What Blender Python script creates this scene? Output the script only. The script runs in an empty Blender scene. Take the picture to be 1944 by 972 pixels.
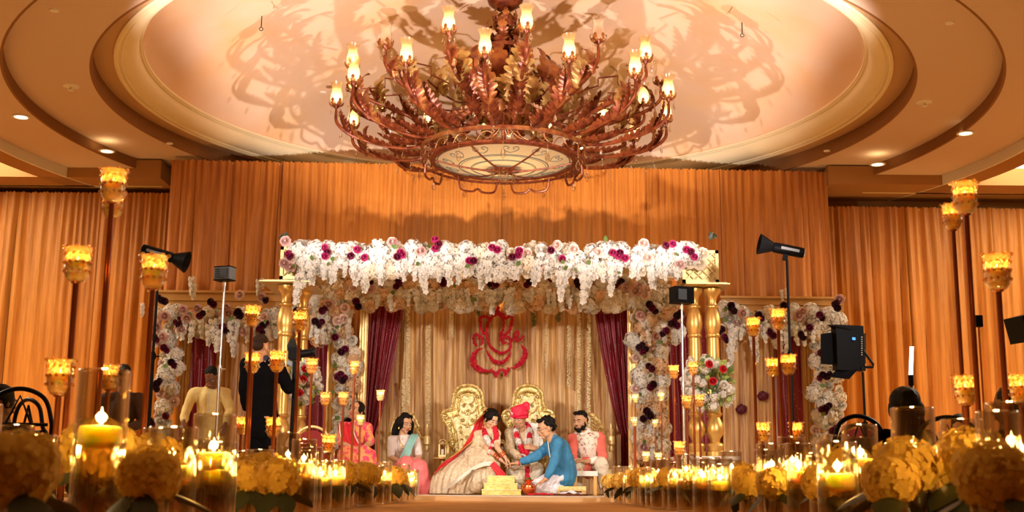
import bpy, bmesh, math, random
from math import sin, cos, pi, radians, sqrt, atan2
from mathutils import Vector, Matrix, Euler, noise
R = random.Random(7)
C = bpy.context.scene.collection
SC = bpy.context.scene

# ------------------------------------------------------------------ camera
CZ = 0.14                      # camera height: it stands on the aisle floor
PITCH, ROLL, FPX = radians(10.78), radians(0.5), 2300.0
cam_data = bpy.data.cameras.new('camera'); cam = bpy.data.objects.new('camera', cam_data)
C.objects.link(cam); SC.camera = cam
cam_data.sensor_width = 36.0; cam_data.lens = 36.0 * FPX / 1944.0
cam_data.clip_start = 0.05; cam_data.clip_end = 100
cam.matrix_world = Matrix.Translation((0, 0, CZ)) @ Matrix.Rotation(pi/2 + PITCH, 4, 'X') @ Matrix.Rotation(ROLL, 4, 'Z')
cam_data.dof.use_dof = True; cam_data.dof.focus_distance = 14.5; cam_data.dof.aperture_fstop = 7.0

def W(px, py, Y):
    """World point seen at photo pixel (px, py) at distance Y along the aisle."""
    x, y = (px - 972) / FPX, -(py - 486) / FPX
    xr, yr = x*cos(ROLL) - y*sin(ROLL), x*sin(ROLL) + y*cos(ROLL)
    dy, dz = cos(PITCH) - yr*sin(PITCH), sin(PITCH) + yr*cos(PITCH)
    return Vector((xr*Y/dy, Y, CZ + dz*Y/dy))

# ------------------------------------------------------------------ light and exposure
vs = SC.view_settings
vs.view_transform = 'Standard'; vs.look = 'None'; vs.gamma = 1.0; vs.use_curve_mapping = False
vs.exposure = 0.22
SC.render.film_transparent = False
cy = SC.cycles
cy.max_bounces = 6; cy.diffuse_bounces = 3; cy.glossy_bounces = 3; cy.transmission_bounces = 4
cy.transparent_max_bounces = 24; cy.caustics_reflective = False; cy.caustics_refractive = False
cy.sample_clamp_indirect = 3.0; cy.use_light_tree = True; cy.blur_glossy = 1.0
wd = bpy.data.worlds.new('world'); SC.world = wd; wd.use_nodes = True
wd.node_tree.nodes['Background'].inputs[0].default_value = (0.9, 0.45, 0.18, 1)
wd.node_tree.nodes['Background'].inputs[1].default_value = 0.15

def lamp(name, kind, loc, energy, color, target=None, size=0.3, spot=60, blend=0.5, **kw):
    d = bpy.data.lights.new(name, kind); o = bpy.data.objects.new(name, d); C.objects.link(o)
    d.energy = energy; d.color = color; o.location = loc
    if kind == 'AREA': d.shape = 'RECTANGLE'; d.size = size; d.size_y = kw.get('size_y', size)
    elif kind == 'SPOT': d.shadow_soft_size = size; d.spot_size = radians(spot); d.spot_blend = blend
    else: d.shadow_soft_size = size
    if target is not None:
        o.rotation_euler = (Vector(target) - Vector(loc)).to_track_quat('-Z', 'Y').to_euler()
    return o
WARM = (1.0, 0.50, 0.16); TUNG = (1.0, 0.66, 0.34); FLASH = (1.0, 0.93, 0.86)
# unseen flash fills ahead of the camera, added to light the stage front
lamp('flash_fill', 'SPOT', (-4.6, 5.5, 3.3), 1350, FLASH, (0.3, 15.5, 1.2), size=0.2, spot=44, blend=0.6)
lamp('flash_fill', 'SPOT', (4.4, 5.5, 3.3), 1400, FLASH, (-0.3, 15.5, 1.2), size=0.2, spot=44, blend=0.6)
lamp('flash_fill', 'SPOT', (-2.6, 7.5, 2.6), 850, FLASH, (0.1, 15.2, 0.6), size=0.12, spot=26, blend=1.0)  # narrow pair added to brighten the people
lamp('flash_fill', 'SPOT', (2.0, 7.5, 2.6), 420, FLASH, (0.0, 15.2, 0.6), size=0.12, spot=26, blend=1.0)
# two strobes low at the sides of the aisle, tilted up past the chandelier to the dome
lamp('strobe_light', 'SPOT', (-3.4, 9.2, 1.35), 2600, (1, 0.84, 0.80), (-3.4+1.56, 9.2+3.50, 1.35+3.21), size=0.05, spot=57, blend=0.35)
lamp('strobe_light', 'SPOT', (3.2, 9.2, 1.35), 2600, (1, 0.84, 0.80), (3.2-1.56, 9.2+3.50, 1.35+3.21), size=0.05, spot=57, blend=0.35)
# room wash: overhead for the warm fittings outside the frame, then a low fill
lamp('room_wash', 'AREA', (0, 3.5, 4.7), 120, WARM, (0, 6, 0), size=12, size_y=6)
lamp('room_wash', 'AREA', (0, 9.5, 0.35), 100, WARM, (0, 12.5, 5), size=7, size_y=5)  # unseen upward fill near the floor, added to brighten the ceiling
# amber uplights at the foot of the drapes
for x, e in ((-7.6, 45), (-6.2, 40), (-4.7, 36), (4.6, 36), (6.1, 45), (7.6, 50)):
    lamp('drape_uplight', 'SPOT', (x, 16.3, 0.25), e*1.5, (1.0, 0.60, 0.22), (x, 18.0, 1.9), size=0.12, spot=95, blend=0.9)
for x in (-2.2, 0, 2.2):
    lamp('drape_uplight', 'SPOT', (x, 16.95, 2.6), 38, (1.0, 0.60, 0.24), (x, 17.6, 4.2), size=0.2, spot=120, blend=0.9)

# ------------------------------------------------------------------ helpers: objects
def tag(o, label=None, cat=None, group=None, kind=None):
    if label: o['label'] = label
    if cat: o['category'] = cat
    if group: o['group'] = group
    if kind: o['kind'] = kind
    return o
def thing(name, label, cat, loc=(0, 0, 0), rz=0.0, group=None, scale=1.0):
    o = bpy.data.objects.new(name, None); C.objects.link(o)
    o.empty_display_size = 0.1
    o.location = loc; o.rotation_euler = (0, 0, rz); o.scale = (scale,)*3
    return tag(o, label, cat, group)
def link(name, me, parent=None, loc=(0, 0, 0), rot=(0, 0, 0), scale=1.0):
    o = bpy.data.objects.new(name, me); C.objects.link(o)
    o.parent = parent; o.location = loc; o.rotation_euler = rot
    o.scale = (scale,)*3 if isinstance(scale, (int, float)) else scale
    return o
def kids(o, _c={}):
    return [c for c in o.children]
def copy_tree(o, parent=None, depth=0):
    c = o.copy(); C.objects.link(c); c.parent = parent
    for ch in KIDS.get(o.name, ()): copy_tree(ch, c, depth+1)
    return c
KIDS = {}
def index_kids(o):
    KIDS[o.name] = list(o.children)
    for ch in o.children: index_kids(ch)
def dup(o, loc=None, rz=None, label=None, group=None, scale=None):
    c = copy_tree(o)
    if loc is not None: c.location = loc
    if rz is not None: c.rotation_euler[2] = rz
    if scale is not None: c.scale = (scale,)*3
    if label: c['label'] = label
    if group: c['group'] = group
    return c

# ------------------------------------------------------------------ helpers: mesh building
def rotm(a=(0, 0, 0)): return Euler(a).to_matrix()
class MB:
    def __init__(s): s.v = []; s.f = []; s.m = []; s.mi = 0
    def add(s, vs_, fs, M=None):
        n = len(s.v)
        s.v.extend([tuple(M @ Vector(p)) for p in vs_] if M is not None else [tuple(p) for p in vs_])
        for q in fs: s.f.append(tuple(i + n for i in q)); s.m.append(s.mi)
        return s
    def box(s, c, d, rot=(0, 0, 0)):
        Mx = Matrix.Translation(c) @ Euler(rot).to_matrix().to_4x4()
        x, y, z = d[0]/2, d[1]/2, d[2]/2
        vv = [(-x,-y,-z),(x,-y,-z),(x,y,-z),(-x,y,-z),(-x,-y,z),(x,-y,z),(x,y,z),(-x,y,z)]
        return s.add(vv, [(0,3,2,1),(4,5,6,7),(0,1,5,4),(1,2,6,5),(2,3,7,6),(3,0,4,7)], Mx)
    def tube(s, pts, r, n=8, cap=True, closed=False):
        pts = [Vector(p) for p in pts]; N = len(pts)
        rr = r if isinstance(r, (list, tuple)) else [r]*N
        up = None; vv = []; ff = []
        for i, p in enumerate(pts):
            if closed: t = pts[(i+1) % N] - pts[i-1]
            else: t = pts[min(i+1, N-1)] - pts[max(i-1, 0)]
            if t.length < 1e-9: t = Vector((0, 0, 1))
            t.normalize()
            if up is None:
                up = t.orthogonal().normalized()
            else:
                up = (up - t*up.dot(t))
                up = up.normalized() if up.length > 1e-6 else t.orthogonal().normalized()
            b = t.cross(up)
            for k in range(n):
                a = 2*pi*k/n
                vv.append(p + (up*cos(a) + b*sin(a))*rr[i])
        for i in range(N if closed else N-1):
            j = (i+1) % N
            for k in range(n):
                l = (k+1) % n
                ff.append((i*n+k, i*n+l, j*n+l, j*n+k))
        if cap and not closed:
            ff.append(tuple(range(n-1, -1, -1))); ff.append(tuple((N-1)*n+k for k in range(n)))
        return s.add(vv, ff)
    def lathe(s, prof, n=16, M=None, cap=True, wob=None, close=False):
        vv = []; ff = []; N = len(prof)
        for i, (r, z) in enumerate(prof):
            for k in range(n):
                a = 2*pi*k/n; q = r if wob is None else r*wob(a, i)
                vv.append((q*cos(a), q*sin(a), z))
        for i in range(N-1):
            for k in range(n):
                l = (k+1) % n
                ff.append((i*n+k, i*n+l, (i+1)*n+l, (i+1)*n+k))
        if close:
            for k in range(n):
                l = (k+1) % n
                ff.append(((N-1)*n+k, (N-1)*n+l, l, k))
        elif cap:
            if prof[0][0] > 1e-5: ff.append(tuple(range(n-1, -1, -1)))
            if prof[-1][0] > 1e-5: ff.append(tuple((N-1)*n+k for k in range(n)))
        return s.add(vv, ff, M)
    def ball(s, c, r, rot=(0, 0, 0), n=8, m=6):
        r = (r, r, r) if isinstance(r, (int, float)) else r
        prof = [(max(1e-6, sin(pi*i/m)), -cos(pi*i/m)) for i in range(m+1)]
        Mx = Matrix.Translation(c) @ Euler(rot).to_matrix().to_4x4() @ Matrix.Diagonal((*r, 1))
        return s.lathe(prof, n, Mx, cap=False)
    def grid(s, fn, nu, nv, closeu=False):
        vv = [fn(i/(nu-(0 if closeu else 1)), j/(nv-1)) for j in range(nv) for i in range(nu)]
        ff = []
        for j in range(nv-1):
            for i in range(nu if closeu else nu-1):
                k = (i+1) % nu
                ff.append((j*nu+i, j*nu+k, (j+1)*nu+k, (j+1)*nu+i))
        return s.add(vv, ff)
    def prism(s, poly, y0, y1):
        """polygon of (x, z) extruded along y"""
        n = len(poly)
        vv = [(x, y0, z) for x, z in poly] + [(x, y1, z) for x, z in poly]
        ff = [tuple(range(n)), tuple(range(2*n-1, n-1, -1))] + [(i, (i+n), (i+1) % n + n, (i+1) % n) for i in range(n)]
        return s.add(vv, ff)
    def mesh(s, name, mats, smooth=True):
        me = bpy.data.meshes.new(name); me.from_pydata(s.v, [], s.f)
        mats = mats if isinstance(mats, (list, tuple)) else [mats]
        for m in mats: me.materials.append(m)
        if len(mats) > 1: me.polygons.foreach_set('material_index', s.m)
        if smooth: me.polygons.foreach_set('use_smooth', [True]*len(me.polygons))
        me.update()
        if smooth and smooth != 'all':
            try: me.set_sharp_from_angle(angle=radians(40))
            except Exception: pass
        return me
    def build(s, name, mats, parent=None, smooth=True, loc=(0, 0, 0), rot=(0, 0, 0)):
        return link(name, s.mesh(name, mats, smooth), parent, loc, rot)
def arc_pts(pts, n=8):
    """smooth curve (Catmull-Rom) through the points"""
    P = [Vector(p) for p in pts]; out = []
    for i in range(len(P)-1):
        a, b, c, d = P[max(i-1, 0)], P[i], P[i+1], P[min(i+2, len(P)-1)]
        for k in range(n):
            t = k/n
            out.append(0.5*((2*b) + (c-a)*t + (2*a-5*b+4*c-d)*t*t + (3*b-a-3*c+d)*t**3))
    out.append(P[-1]); return out

# ------------------------------------------------------------------ helpers: materials
def mat(name, col, rough=0.6, metal=0.0, noise_=None, bump=None, emit=None, trans=0.0, spec=0.5, sheen=0, alpha=1.0, coat=0):
    """noise_ = (scale, colour2, [detail, stretch xyz]) mixes a second colour; bump = (scale, strength, stretch)"""
    m = bpy.data.materials.new(name); m.use_nodes = True
    nt = m.node_tree; b = nt.nodes['Principled BSDF']; out = nt.nodes['Material Output']
    b.inputs['Base Color'].default_value = (*col, 1); b.inputs['Roughness'].default_value = rough
    b.inputs['Metallic'].default_value = metal; b.inputs['Specular IOR Level'].default_value = spec
    if sheen: b.inputs['Sheen Weight'].default_value = sheen
    if coat: b.inputs['Coat Weight'].default_value = coat
    if alpha < 1: b.inputs['Alpha'].default_value = alpha
    if emit:
        b.inputs['Emission Color'].default_value = (*emit[0], 1); b.inputs['Emission Strength'].default_value = emit[1]
    tc = None
    def coords(st):
        nonlocal tc
        tc = tc or nt.nodes.new('ShaderNodeTexCoord')
        mp = nt.nodes.new('ShaderNodeMapping'); mp.inputs['Scale'].default_value = st
        nt.links.new(tc.outputs['Object'], mp.inputs[0]); return mp.outputs[0]
    if noise_:
        sc, c2 = noise_[0], noise_[1]; det = noise_[2] if len(noise_) > 2 else 3; st = noise_[3] if len(noise_) > 3 else (1, 1, 1)
        lo, hi = noise_[4] if len(noise_) > 4 else (0.35, 0.65)
        n = nt.nodes.new('ShaderNodeTexNoise'); n.inputs['Scale'].default_value = sc; n.inputs['Detail'].default_value = det
        nt.links.new(coords(st), n.inputs['Vector'])
        r = nt.nodes.new('ShaderNodeValToRGB'); r.color_ramp.elements[0].position = lo; r.color_ramp.elements[1].position = hi
        r.color_ramp.elements[0].color = (*col, 1); r.color_ramp.elements[1].color = (*c2, 1)
        nt.links.new(n.outputs['Fac'], r.inputs[0]); nt.links.new(r.outputs[0], b.inputs['Base Color'])
    if bump:
        n = nt.nodes.new('ShaderNodeTexNoise'); n.inputs['Scale'].default_value = bump[0]; n.inputs['Detail'].default_value = 4
        nt.links.new(coords(bump[2] if len(bump) > 2 else (1, 1, 1)), n.inputs['Vector'])
        bp = nt.nodes.new('ShaderNodeBump'); bp.inputs['Strength'].default_value = bump[1]; bp.inputs['Distance'].default_value = 0.02
        nt.links.new(n.outputs['Fac'], bp.inputs['Height']); nt.links.new(bp.outputs[0], b.inputs['Normal'])
    if trans:
        t = nt.nodes.new('ShaderNodeBsdfTranslucent'); t.inputs[0].default_value = (*col, 1)
        mx = nt.nodes.new('ShaderNodeMixShader'); mx.inputs[0].default_value = trans
        nt.links.new(b.outputs[0], mx.inputs[1]); nt.links.new(t.outputs[0], mx.inputs[2]); nt.links.new(mx.outputs[0], out.inputs[0])
        if noise_: nt.links.new(r.outputs[0], t.inputs[0])
    return m
def glassy(name, tint, refl=0.12, rough=0.03, body=0.0, bodycol=(1, 1, 1), bumps=None):
    """thin clear sheet: transparent with a facing-angle reflection; body adds a little translucent glow of the wall"""
    m = bpy.data.materials.new(name); m.use_nodes = True; nt = m.node_tree; nt.nodes.clear()
    out = nt.nodes.new('ShaderNodeOutputMaterial'); T = nt.nodes.new('ShaderNodeBsdfTransparent'); T.inputs[0].default_value = (*tint, 1)
    G = nt.nodes.new('ShaderNodeBsdfGlossy'); G.inputs['Roughness'].default_value = rough; G.inputs[0].default_value = (1, 1, 1, 1)
    lw = nt.nodes.new('ShaderNodeLayerWeight'); lw.inputs[0].default_value = 0.35
    mr = nt.nodes.new('ShaderNodeMapRange'); mr.inputs[3].default_value = refl*0.25; mr.inputs[4].default_value = min(1, refl*4)
    nt.links.new(lw.outputs['Facing'], mr.inputs[0])
    mx = nt.nodes.new('ShaderNodeMixShader'); nt.links.new(mr.outputs[0], mx.inputs[0])
    src = T.outputs[0]
    if body:
        L = nt.nodes.new('ShaderNodeBsdfTranslucent'); L.inputs[0].default_value = (*bodycol, 1)
        m2 = nt.nodes.new('ShaderNodeMixShader'); m2.inputs[0].default_value = body
        nt.links.new(T.outputs[0], m2.inputs[1]); nt.links.new(L.outputs[0], m2.inputs[2]); src = m2.outputs[0]
    if bumps:
        n = nt.nodes.new('ShaderNodeTexNoise'); n.inputs['Scale'].default_value = bumps[0]; tc = nt.nodes.new('ShaderNodeTexCoord')
        nt.links.new(tc.outputs['Object'], n.inputs['Vector'])
        bp = nt.nodes.new('ShaderNodeBump'); bp.inputs['Strength'].default_value = bumps[1]; bp.inputs['Distance'].default_value = 0.02
        nt.links.new(n.outputs['Fac'], bp.inputs['Height']); nt.links.new(bp.outputs[0], G.inputs['Normal'])
    nt.links.new(src, mx.inputs[1]); nt.links.new(G.outputs[0], mx.inputs[2]); nt.links.new(mx.outputs[0], out.inputs[0])
    return m
def glow(name, col, strength):
    m = bpy.data.materials.new(name); m.use_nodes = True; nt = m.node_tree; nt.nodes.clear()
    out = nt.nodes.new('ShaderNodeOutputMaterial'); e = nt.nodes.new('ShaderNodeEmission')
    e.inputs[0].default_value = (*col, 1); e.inputs[1].default_value = strength; nt.links.new(e.outputs[0], out.inputs[0]); return m

M = {}
M['ceiling'] = mat('ceiling_paint', (0.66, 0.50, 0.38), 0.9, bump=(60, 0.03))
M['cove'] = mat('cream_moulding', (0.86, 0.74, 0.46), 0.6)
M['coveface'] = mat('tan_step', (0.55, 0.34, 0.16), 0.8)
M['white'] = mat('white_paint', (0.82, 0.78, 0.70), 0.6)
M['brown'] = mat('brown_wall', (0.36, 0.17, 0.05), 0.85, bump=(50, 0.05))
M['dome'] = mat('dome_plaster', (0.80, 0.58, 0.40), 0.9, noise_=(0.9, (0.80, 0.50, 0.24), 5, (1, 1, 1), (0.45, 0.75)))
M['carpet'] = mat('aisle_carpet', (0.55, 0.30, 0.10), 0.9, noise_=(3, (0.42, 0.20, 0.06), 6), bump=(400, 0.3))
M['gold'] = mat('gold_leaf', (0.82, 0.55, 0.20), 0.34, 0.85, bump=(30, 0.1))
M['goldpale'] = mat('pale_gold_paint', (0.74, 0.56, 0.25), 0.42, 0.55, bump=(40, 0.15))
M['goldwood'] = mat('gold_wood', (0.60, 0.33, 0.10), 0.45, 0.35, bump=(30, 0.08, (3, 3, 0.4)))
M['black'] = mat('black_plastic', (0.003, 0.003, 0.0035), 0.5, spec=.08)
M['blackmetal'] = mat('black_metal', (0.005, 0.005, 0.006), 0.4, 0.2, spec=.12)
M['chrome'] = mat('brushed_chrome', (0.75, 0.76, 0.78), 0.22, 1.0)
# ================================================================== the room
CX, CY = -0.12, 15.2           # axis of the round dome and of the chandelier
def Z(h): return h + CZ
def drape_mat(name, c1, c2, gl=0.3, fine=1.0, lo=.30, hi=.72):
    """crushed satin: fine upright creases, crumple highlights put into the colour"""
    m = bpy.data.materials.new(name); m.use_nodes = True; nt = m.node_tree; b = nt.nodes['Principled BSDF']
    tc = nt.nodes.new('ShaderNodeTexCoord'); mp = nt.nodes.new('ShaderNodeMapping'); mp.inputs['Scale'].default_value = (34*fine, 34*fine, 1.6*fine)
    nt.links.new(tc.outputs['Object'], mp.inputs[0])
    n = nt.nodes.new('ShaderNodeTexNoise'); n.inputs['Scale'].default_value = 1.0; n.inputs['Detail'].default_value = 5; n.inputs['Roughness'].default_value = 0.6
    nt.links.new(mp.outputs[0], n.inputs['Vector'])
    mp2 = nt.nodes.new('ShaderNodeMapping'); mp2.inputs['Scale'].default_value = (3.0, 3.0, 0.35); nt.links.new(tc.outputs['Object'], mp2.inputs[0])
    n2 = nt.nodes.new('ShaderNodeTexNoise'); n2.inputs['Scale'].default_value = 1.0; n2.inputs['Detail'].default_value = 3
    nt.links.new(mp2.outputs[0], n2.inputs['Vector'])
    ad = nt.nodes.new('ShaderNodeMath'); ad.operation = 'MULTIPLY_ADD'; ad.inputs[1].default_value = 0.6; nt.links.new(n.outputs['Fac'], ad.inputs[0])
    ml = nt.nodes.new('ShaderNodeMath'); ml.operation = 'MULTIPLY'; ml.inputs[1].default_value = 0.4; nt.links.new(n2.outputs['Fac'], ml.inputs[0])
    nt.links.new(ml.outputs[0], ad.inputs[2])
    r = nt.nodes.new('ShaderNodeValToRGB'); r.color_ramp.elements[0].position = lo; r.color_ramp.elements[1].position = hi
    r.color_ramp.elements[0].color = (*c1, 1); r.color_ramp.elements[1].color = (*c2, 1)  # fold shadows and crumple highlights painted as streaks of colour
    nt.links.new(ad.outputs[0], r.inputs[0]); nt.links.new(r.outputs[0], b.inputs['Base Color'])
    b.inputs['Roughness'].default_value = 0.45; b.inputs['Sheen Weight'].default_value = 0.2; b.inputs['Specular IOR Level'].default_value = gl
    bp = nt.nodes.new('ShaderNodeBump'); bp.inputs['Strength'].default_value = 0.55; bp.inputs['Distance'].default_value = 0.015
    nt.links.new(n.outputs['Fac'], bp.inputs['Height']); nt.links.new(bp.outputs[0], b.inputs['Normal'])
    return m
M['drape'] = drape_mat('gold_crushed_satin', (0.30, 0.09, 0.006), (0.60, 0.22, 0.025))
M['drapeback'] = drape_mat('champagne_crushed_satin', (0.28, 0.085, 0.012), (0.92, 0.60, 0.25), 0.5, 0.8, .37, .62)
M['maroon'] = None

M['stepshade'] = mat('shaded_step', (0.26, 0.115, 0.035), 0.85)  # shade on the upright step faces put into the colour
# floor, with the platform the couple sit on
MB().box((0, 7.5, -0.05), (26, 27, 0.1)).build('floor', M['carpet'], None, False)['kind'] = 'structure'
def bool_cut(base, cutters):
    for c in cutters:
        md = base.modifiers.new('cut', 'BOOLEAN'); md.operation = 'DIFFERENCE'; md.object = c; md.solver = 'EXACT'
    dg = bpy.context.evaluated_depsgraph_get(); me = bpy.data.meshes.new_from_object(base.evaluated_get(dg))
    base.modifiers.clear(); base.data = me
    for c in cutters: bpy.data.objects.remove(c)
    return base
def cyl(r, z0, z1, n=128, cx=CX, cyy=CY):
    return MB().lathe([(r, z0), (r, z1)], n, Matrix.Translation((cx, cyy, 0))).build('cutter', M['ceiling'], None, False)
YB = 20.4                       # back wall
def ceil_obj(name, ob, mt=None):
    ob.name = name; ob['kind'] = 'structure'; return ob
RC, RL = 7.0, 7.4
def cove_cutter(s):
    bx = MB().box((s*8.6, 14.9, Z(4.8)), (6.4, 6.5, 1.6)).build('cutter', M['brown'], None, False)
    return bool_cut(bx, [cyl(RL, Z(3.8), Z(6.0))])
low = MB().box((0, 7.35, Z(4.75)), (25, 26.9, 0.5)).build('ceiling', M['brown'], None, False)
bpy.context.view_layer.update()
low = bool_cut(low, [cyl(RC+0.03, Z(4.0), Z(6)), cove_cutter(-1), cove_cutter(1)])
ceil_obj('ceiling', low)
def ring(name, r_in, r_out, z, mt, thick=0.05):
    o = MB().lathe([(r_in, z), (r_out, z), (r_out, z+thick), (r_in, z+thick)], 128, Matrix.Translation((CX, CY, 0)), close=True).build(name, mt, None, False)
    return ceil_obj(name, o)
def fascia(name, r, z0, z1, mt, w=0.03):
    o = MB().lathe([(r, z0), (r+w, z0), (r+w, z1), (r, z1)], 160, Matrix.Translation((CX, CY, 0)), close=True).build(name, mt, None, False)
    o['kind'] = 'structure'; return o
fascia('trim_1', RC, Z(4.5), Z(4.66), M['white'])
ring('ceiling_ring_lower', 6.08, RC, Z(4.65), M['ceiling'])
fascia('trim_2', 6.05, Z(4.65), Z(4.80), M['stepshade'])
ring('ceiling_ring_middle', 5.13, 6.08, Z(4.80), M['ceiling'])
fascia('trim_3', 5.1, Z(4.80), Z(5.0), M['stepshade'])
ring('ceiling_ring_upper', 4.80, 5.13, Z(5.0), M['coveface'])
for x0, x1 in ((-12.4, -5.0), (4.6, 12.4)):
    MB().box(((x0+x1)/2, 18.75, Z(2.2)), (x1-x0, .08, 4.6)).build('wall_panel', M['brown'], None, False)['kind'] = 'structure'
# straight soffit in front of the back wall
for i, (x0, x1) in enumerate(((-12.5, -5.28), (4.74, 12.5))):
    MB().box(((x0+x1)/2, 19.35 if False else 18.98, Z(4.64)), (x1-x0, 2.7, 0.28)).build('ceiling_soffit', M['brown'], None, False)['kind'] = 'structure'
# cream cove moulding and dome
prof = [(4.87, 5.0), (4.87, 4.975), (4.84, 4.965), (4.815, 4.975), (4.81, 4.995), (4.795, 4.995), (4.785, 4.98), (4.77, 4.985)]
for k in range(9):
    a = k/8*pi/2
    prof.append((4.765 - 0.175*sin(a), 5.0 + 0.17*(1-cos(a))))
prof += [(4.585, 5.185), (4.565, 5.185), (4.56, 5.20), (4.545, 5.205), (4.545, 5.24), (4.65, 5.24)]
mb = MB().lathe([(r, Z(z)) for r, z in prof], 160, Matrix.Translation((CX, CY, 0)), cap=False)
mb.build('trim_4', M['cove'], None, True)['kind'] = 'structure'
dome = [(4.6*cos(a) if a < pi/2 else 0.001, Z(5.19) + 1.28*sin(a)) for a in [k/14*pi/2 for k in range(15)]]
dome[-1] = (0.001, dome[-1][1])
MB().lathe(dome, 128, Matrix.Translation((CX, CY, 0)), cap=False).build('ceiling_dome', M['dome'], None, 'all')['kind'] = 'structure'
MB().box((0, 7.3, Z(6.6)), (25, 27, 0.1)).build('roof_slab', M['brown'], None, False)['kind'] = 'structure'
# light coves: yellow box linings with a lit luminous ceiling above
M['coveyellow'] = mat('cove_lining', (0.95, 0.82, 0.42), 0.6)
M['coveglow'] = glow('cove_light_panel', (1.0, 0.90, 0.66), 7.0)
for i, s in enumerate((-1, 1)):
    mb = MB()
    mb.box((s*8.6, 18.17, Z(4.80)), (6.4, 0.06, 0.6)); mb.box((s*11.77, 14.9, Z(4.80)), (0.06, 6.5, 0.6)); mb.box((s*8.6, 11.68, Z(4.80)), (6.4, 0.06, 0.6))
    mb.box((s*8.6, 18.10, Z(4.66)), (6.4, 0.10, 0.07)); mb.box((s*8.6, 18.12, Z(4.54)), (6.4, 0.05, 0.03))
    mb.build('trim_%d' % (5+i), M['coveyellow'], None, False)['kind'] = 'structure'
    o = bool_cut(MB().box((s*8.6, 14.9, Z(4.78)), (6.3, 6.4, 0.03)).build('cove_light', M['coveglow'], None, False), [cyl(7.38, Z(3.8), Z(6.0))])
    tag(o, 'lit ceiling cove at the far %s edge of the room' % ('left' if s < 0 else 'right'), 'ceiling light')
# walls
MB().box((0, YB+0.1, 3.2), (25, 0.2, 6.9)).build('wall_back', M['brown'], None, False)['kind'] = 'structure'
MB().box((-12.5, 7.3, 3.3), (0.2, 27.4, 6.9)).build('wall_left', M['brown'], None, False)['kind'] = 'structure'
MB().box((12.5, 7.3, 3.3), (0.2, 27.4, 6.9)).build('wall_right', M['brown'], None, False)['kind'] = 'structure'
MB().box((0, -6.1, 3.2), (25, 0.2, 6.9)).build('wall_front', M['brown'], None, False)['kind'] = 'structure'

# ceiling fittings
M['canglow'] = glow('downlight_lamp', (1.0, 0.72, 0.36), 9.0)
def downlight(px, py, H, where):
    p = W(px, py, 10); d = (p - Vector((0, 0, CZ))); p = Vector((0, 0, CZ)) + d*(H/d.z)
    t = thing('ceiling_downlight', where, 'ceiling light', p, 0, 'recessed downlights around the dome')
    MB().lathe([(0.085, 0.0), (0.115, -0.004), (0.115, -0.012), (0.085, -0.014)], 24, close=True).build('trim_ring', M['white'], t)
    MB().lathe([(0.001, -0.006), (0.084, -0.006)], 24, cap=False).build('lamp', M['canglow'], t)
    lamp('downlight_beam', 'SPOT', p + Vector((0, 0, -0.05)), 55, WARM, p + Vector((0, 0, -2)), size=0.06, spot=110, blend=0.8)
for px, py, w in ((40, 221, 'round recessed downlight at the far left of the ceiling'), (203, 286, 'round recessed downlight left of the dome, above the candle cup on the tallest stand'),
                  (1833, 252, 'round recessed downlight at the far right of the ceiling'), (1666, 311, 'round recessed downlight right of the dome, near the drape corner')):
    downlight(px, py, 4.65, w)
def at_h(px, py, H):
    d = W(px, py, 10) - Vector((0, 0, CZ)); return Vector((0, 0, CZ)) + d*(H/d.z)
for px, py, w in ((135, 163, 'white ceiling sprinkler with a wide rose on the left ceiling'), (1755, 193, 'white ceiling sprinkler with a wide rose on the right ceiling')):
    t = thing('ceiling_sprinkler', w, 'sprinkler', at_h(px, py, 4.80))
    MB().lathe([(0.10, 0), (0.095, -0.012), (0.03, -0.02)], 20).build('rose', M['white'], t)
    MB().lathe([(0.018, -0.02), (0.016, -0.05), (0.035, -0.055), (0.035, -0.06)], 12).build('nozzle', M['white'], t)
for px, py, w, H in ((103, 19, 'small round detector near the top left corner', 4.80), (1803, 43, 'small round detector near the top right corner', 4.80),
                  (322, 272, 'small round detector above the left end of the drape', 4.80), (1570, 286, 'small round detector above the right end of the drape', 4.80),
                  (614, 175, 'small round detector on the dome left of the chandelier', 5.75)):
    tag(MB().lathe([(0.05, 0.0), (0.045, -0.012), (0.001, -0.016)], 16).build('smoke_detector', M['white'], None, True, at_h(px, py, H)), w, 'detector')
for px, py, w in ((496, 52, 'small steel eye hook in the dome left of the chandelier'), (1409, 64, 'small steel eye hook in the dome right of the chandelier')):
    p = at_h(px, py, 5.62)
    mb = MB().tube([(0, 0, .15), (0, 0, .0)], 0.006, 6).tube([(0.022*cos(a), 0, -0.022+0.022*sin(a)) for a in [k/10*2*pi for k in range(10)]], 0.005, 5, closed=True)
    tag(mb.build('ceiling_hook', M['blackmetal'], None, True, p), w, 'hook')

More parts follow.
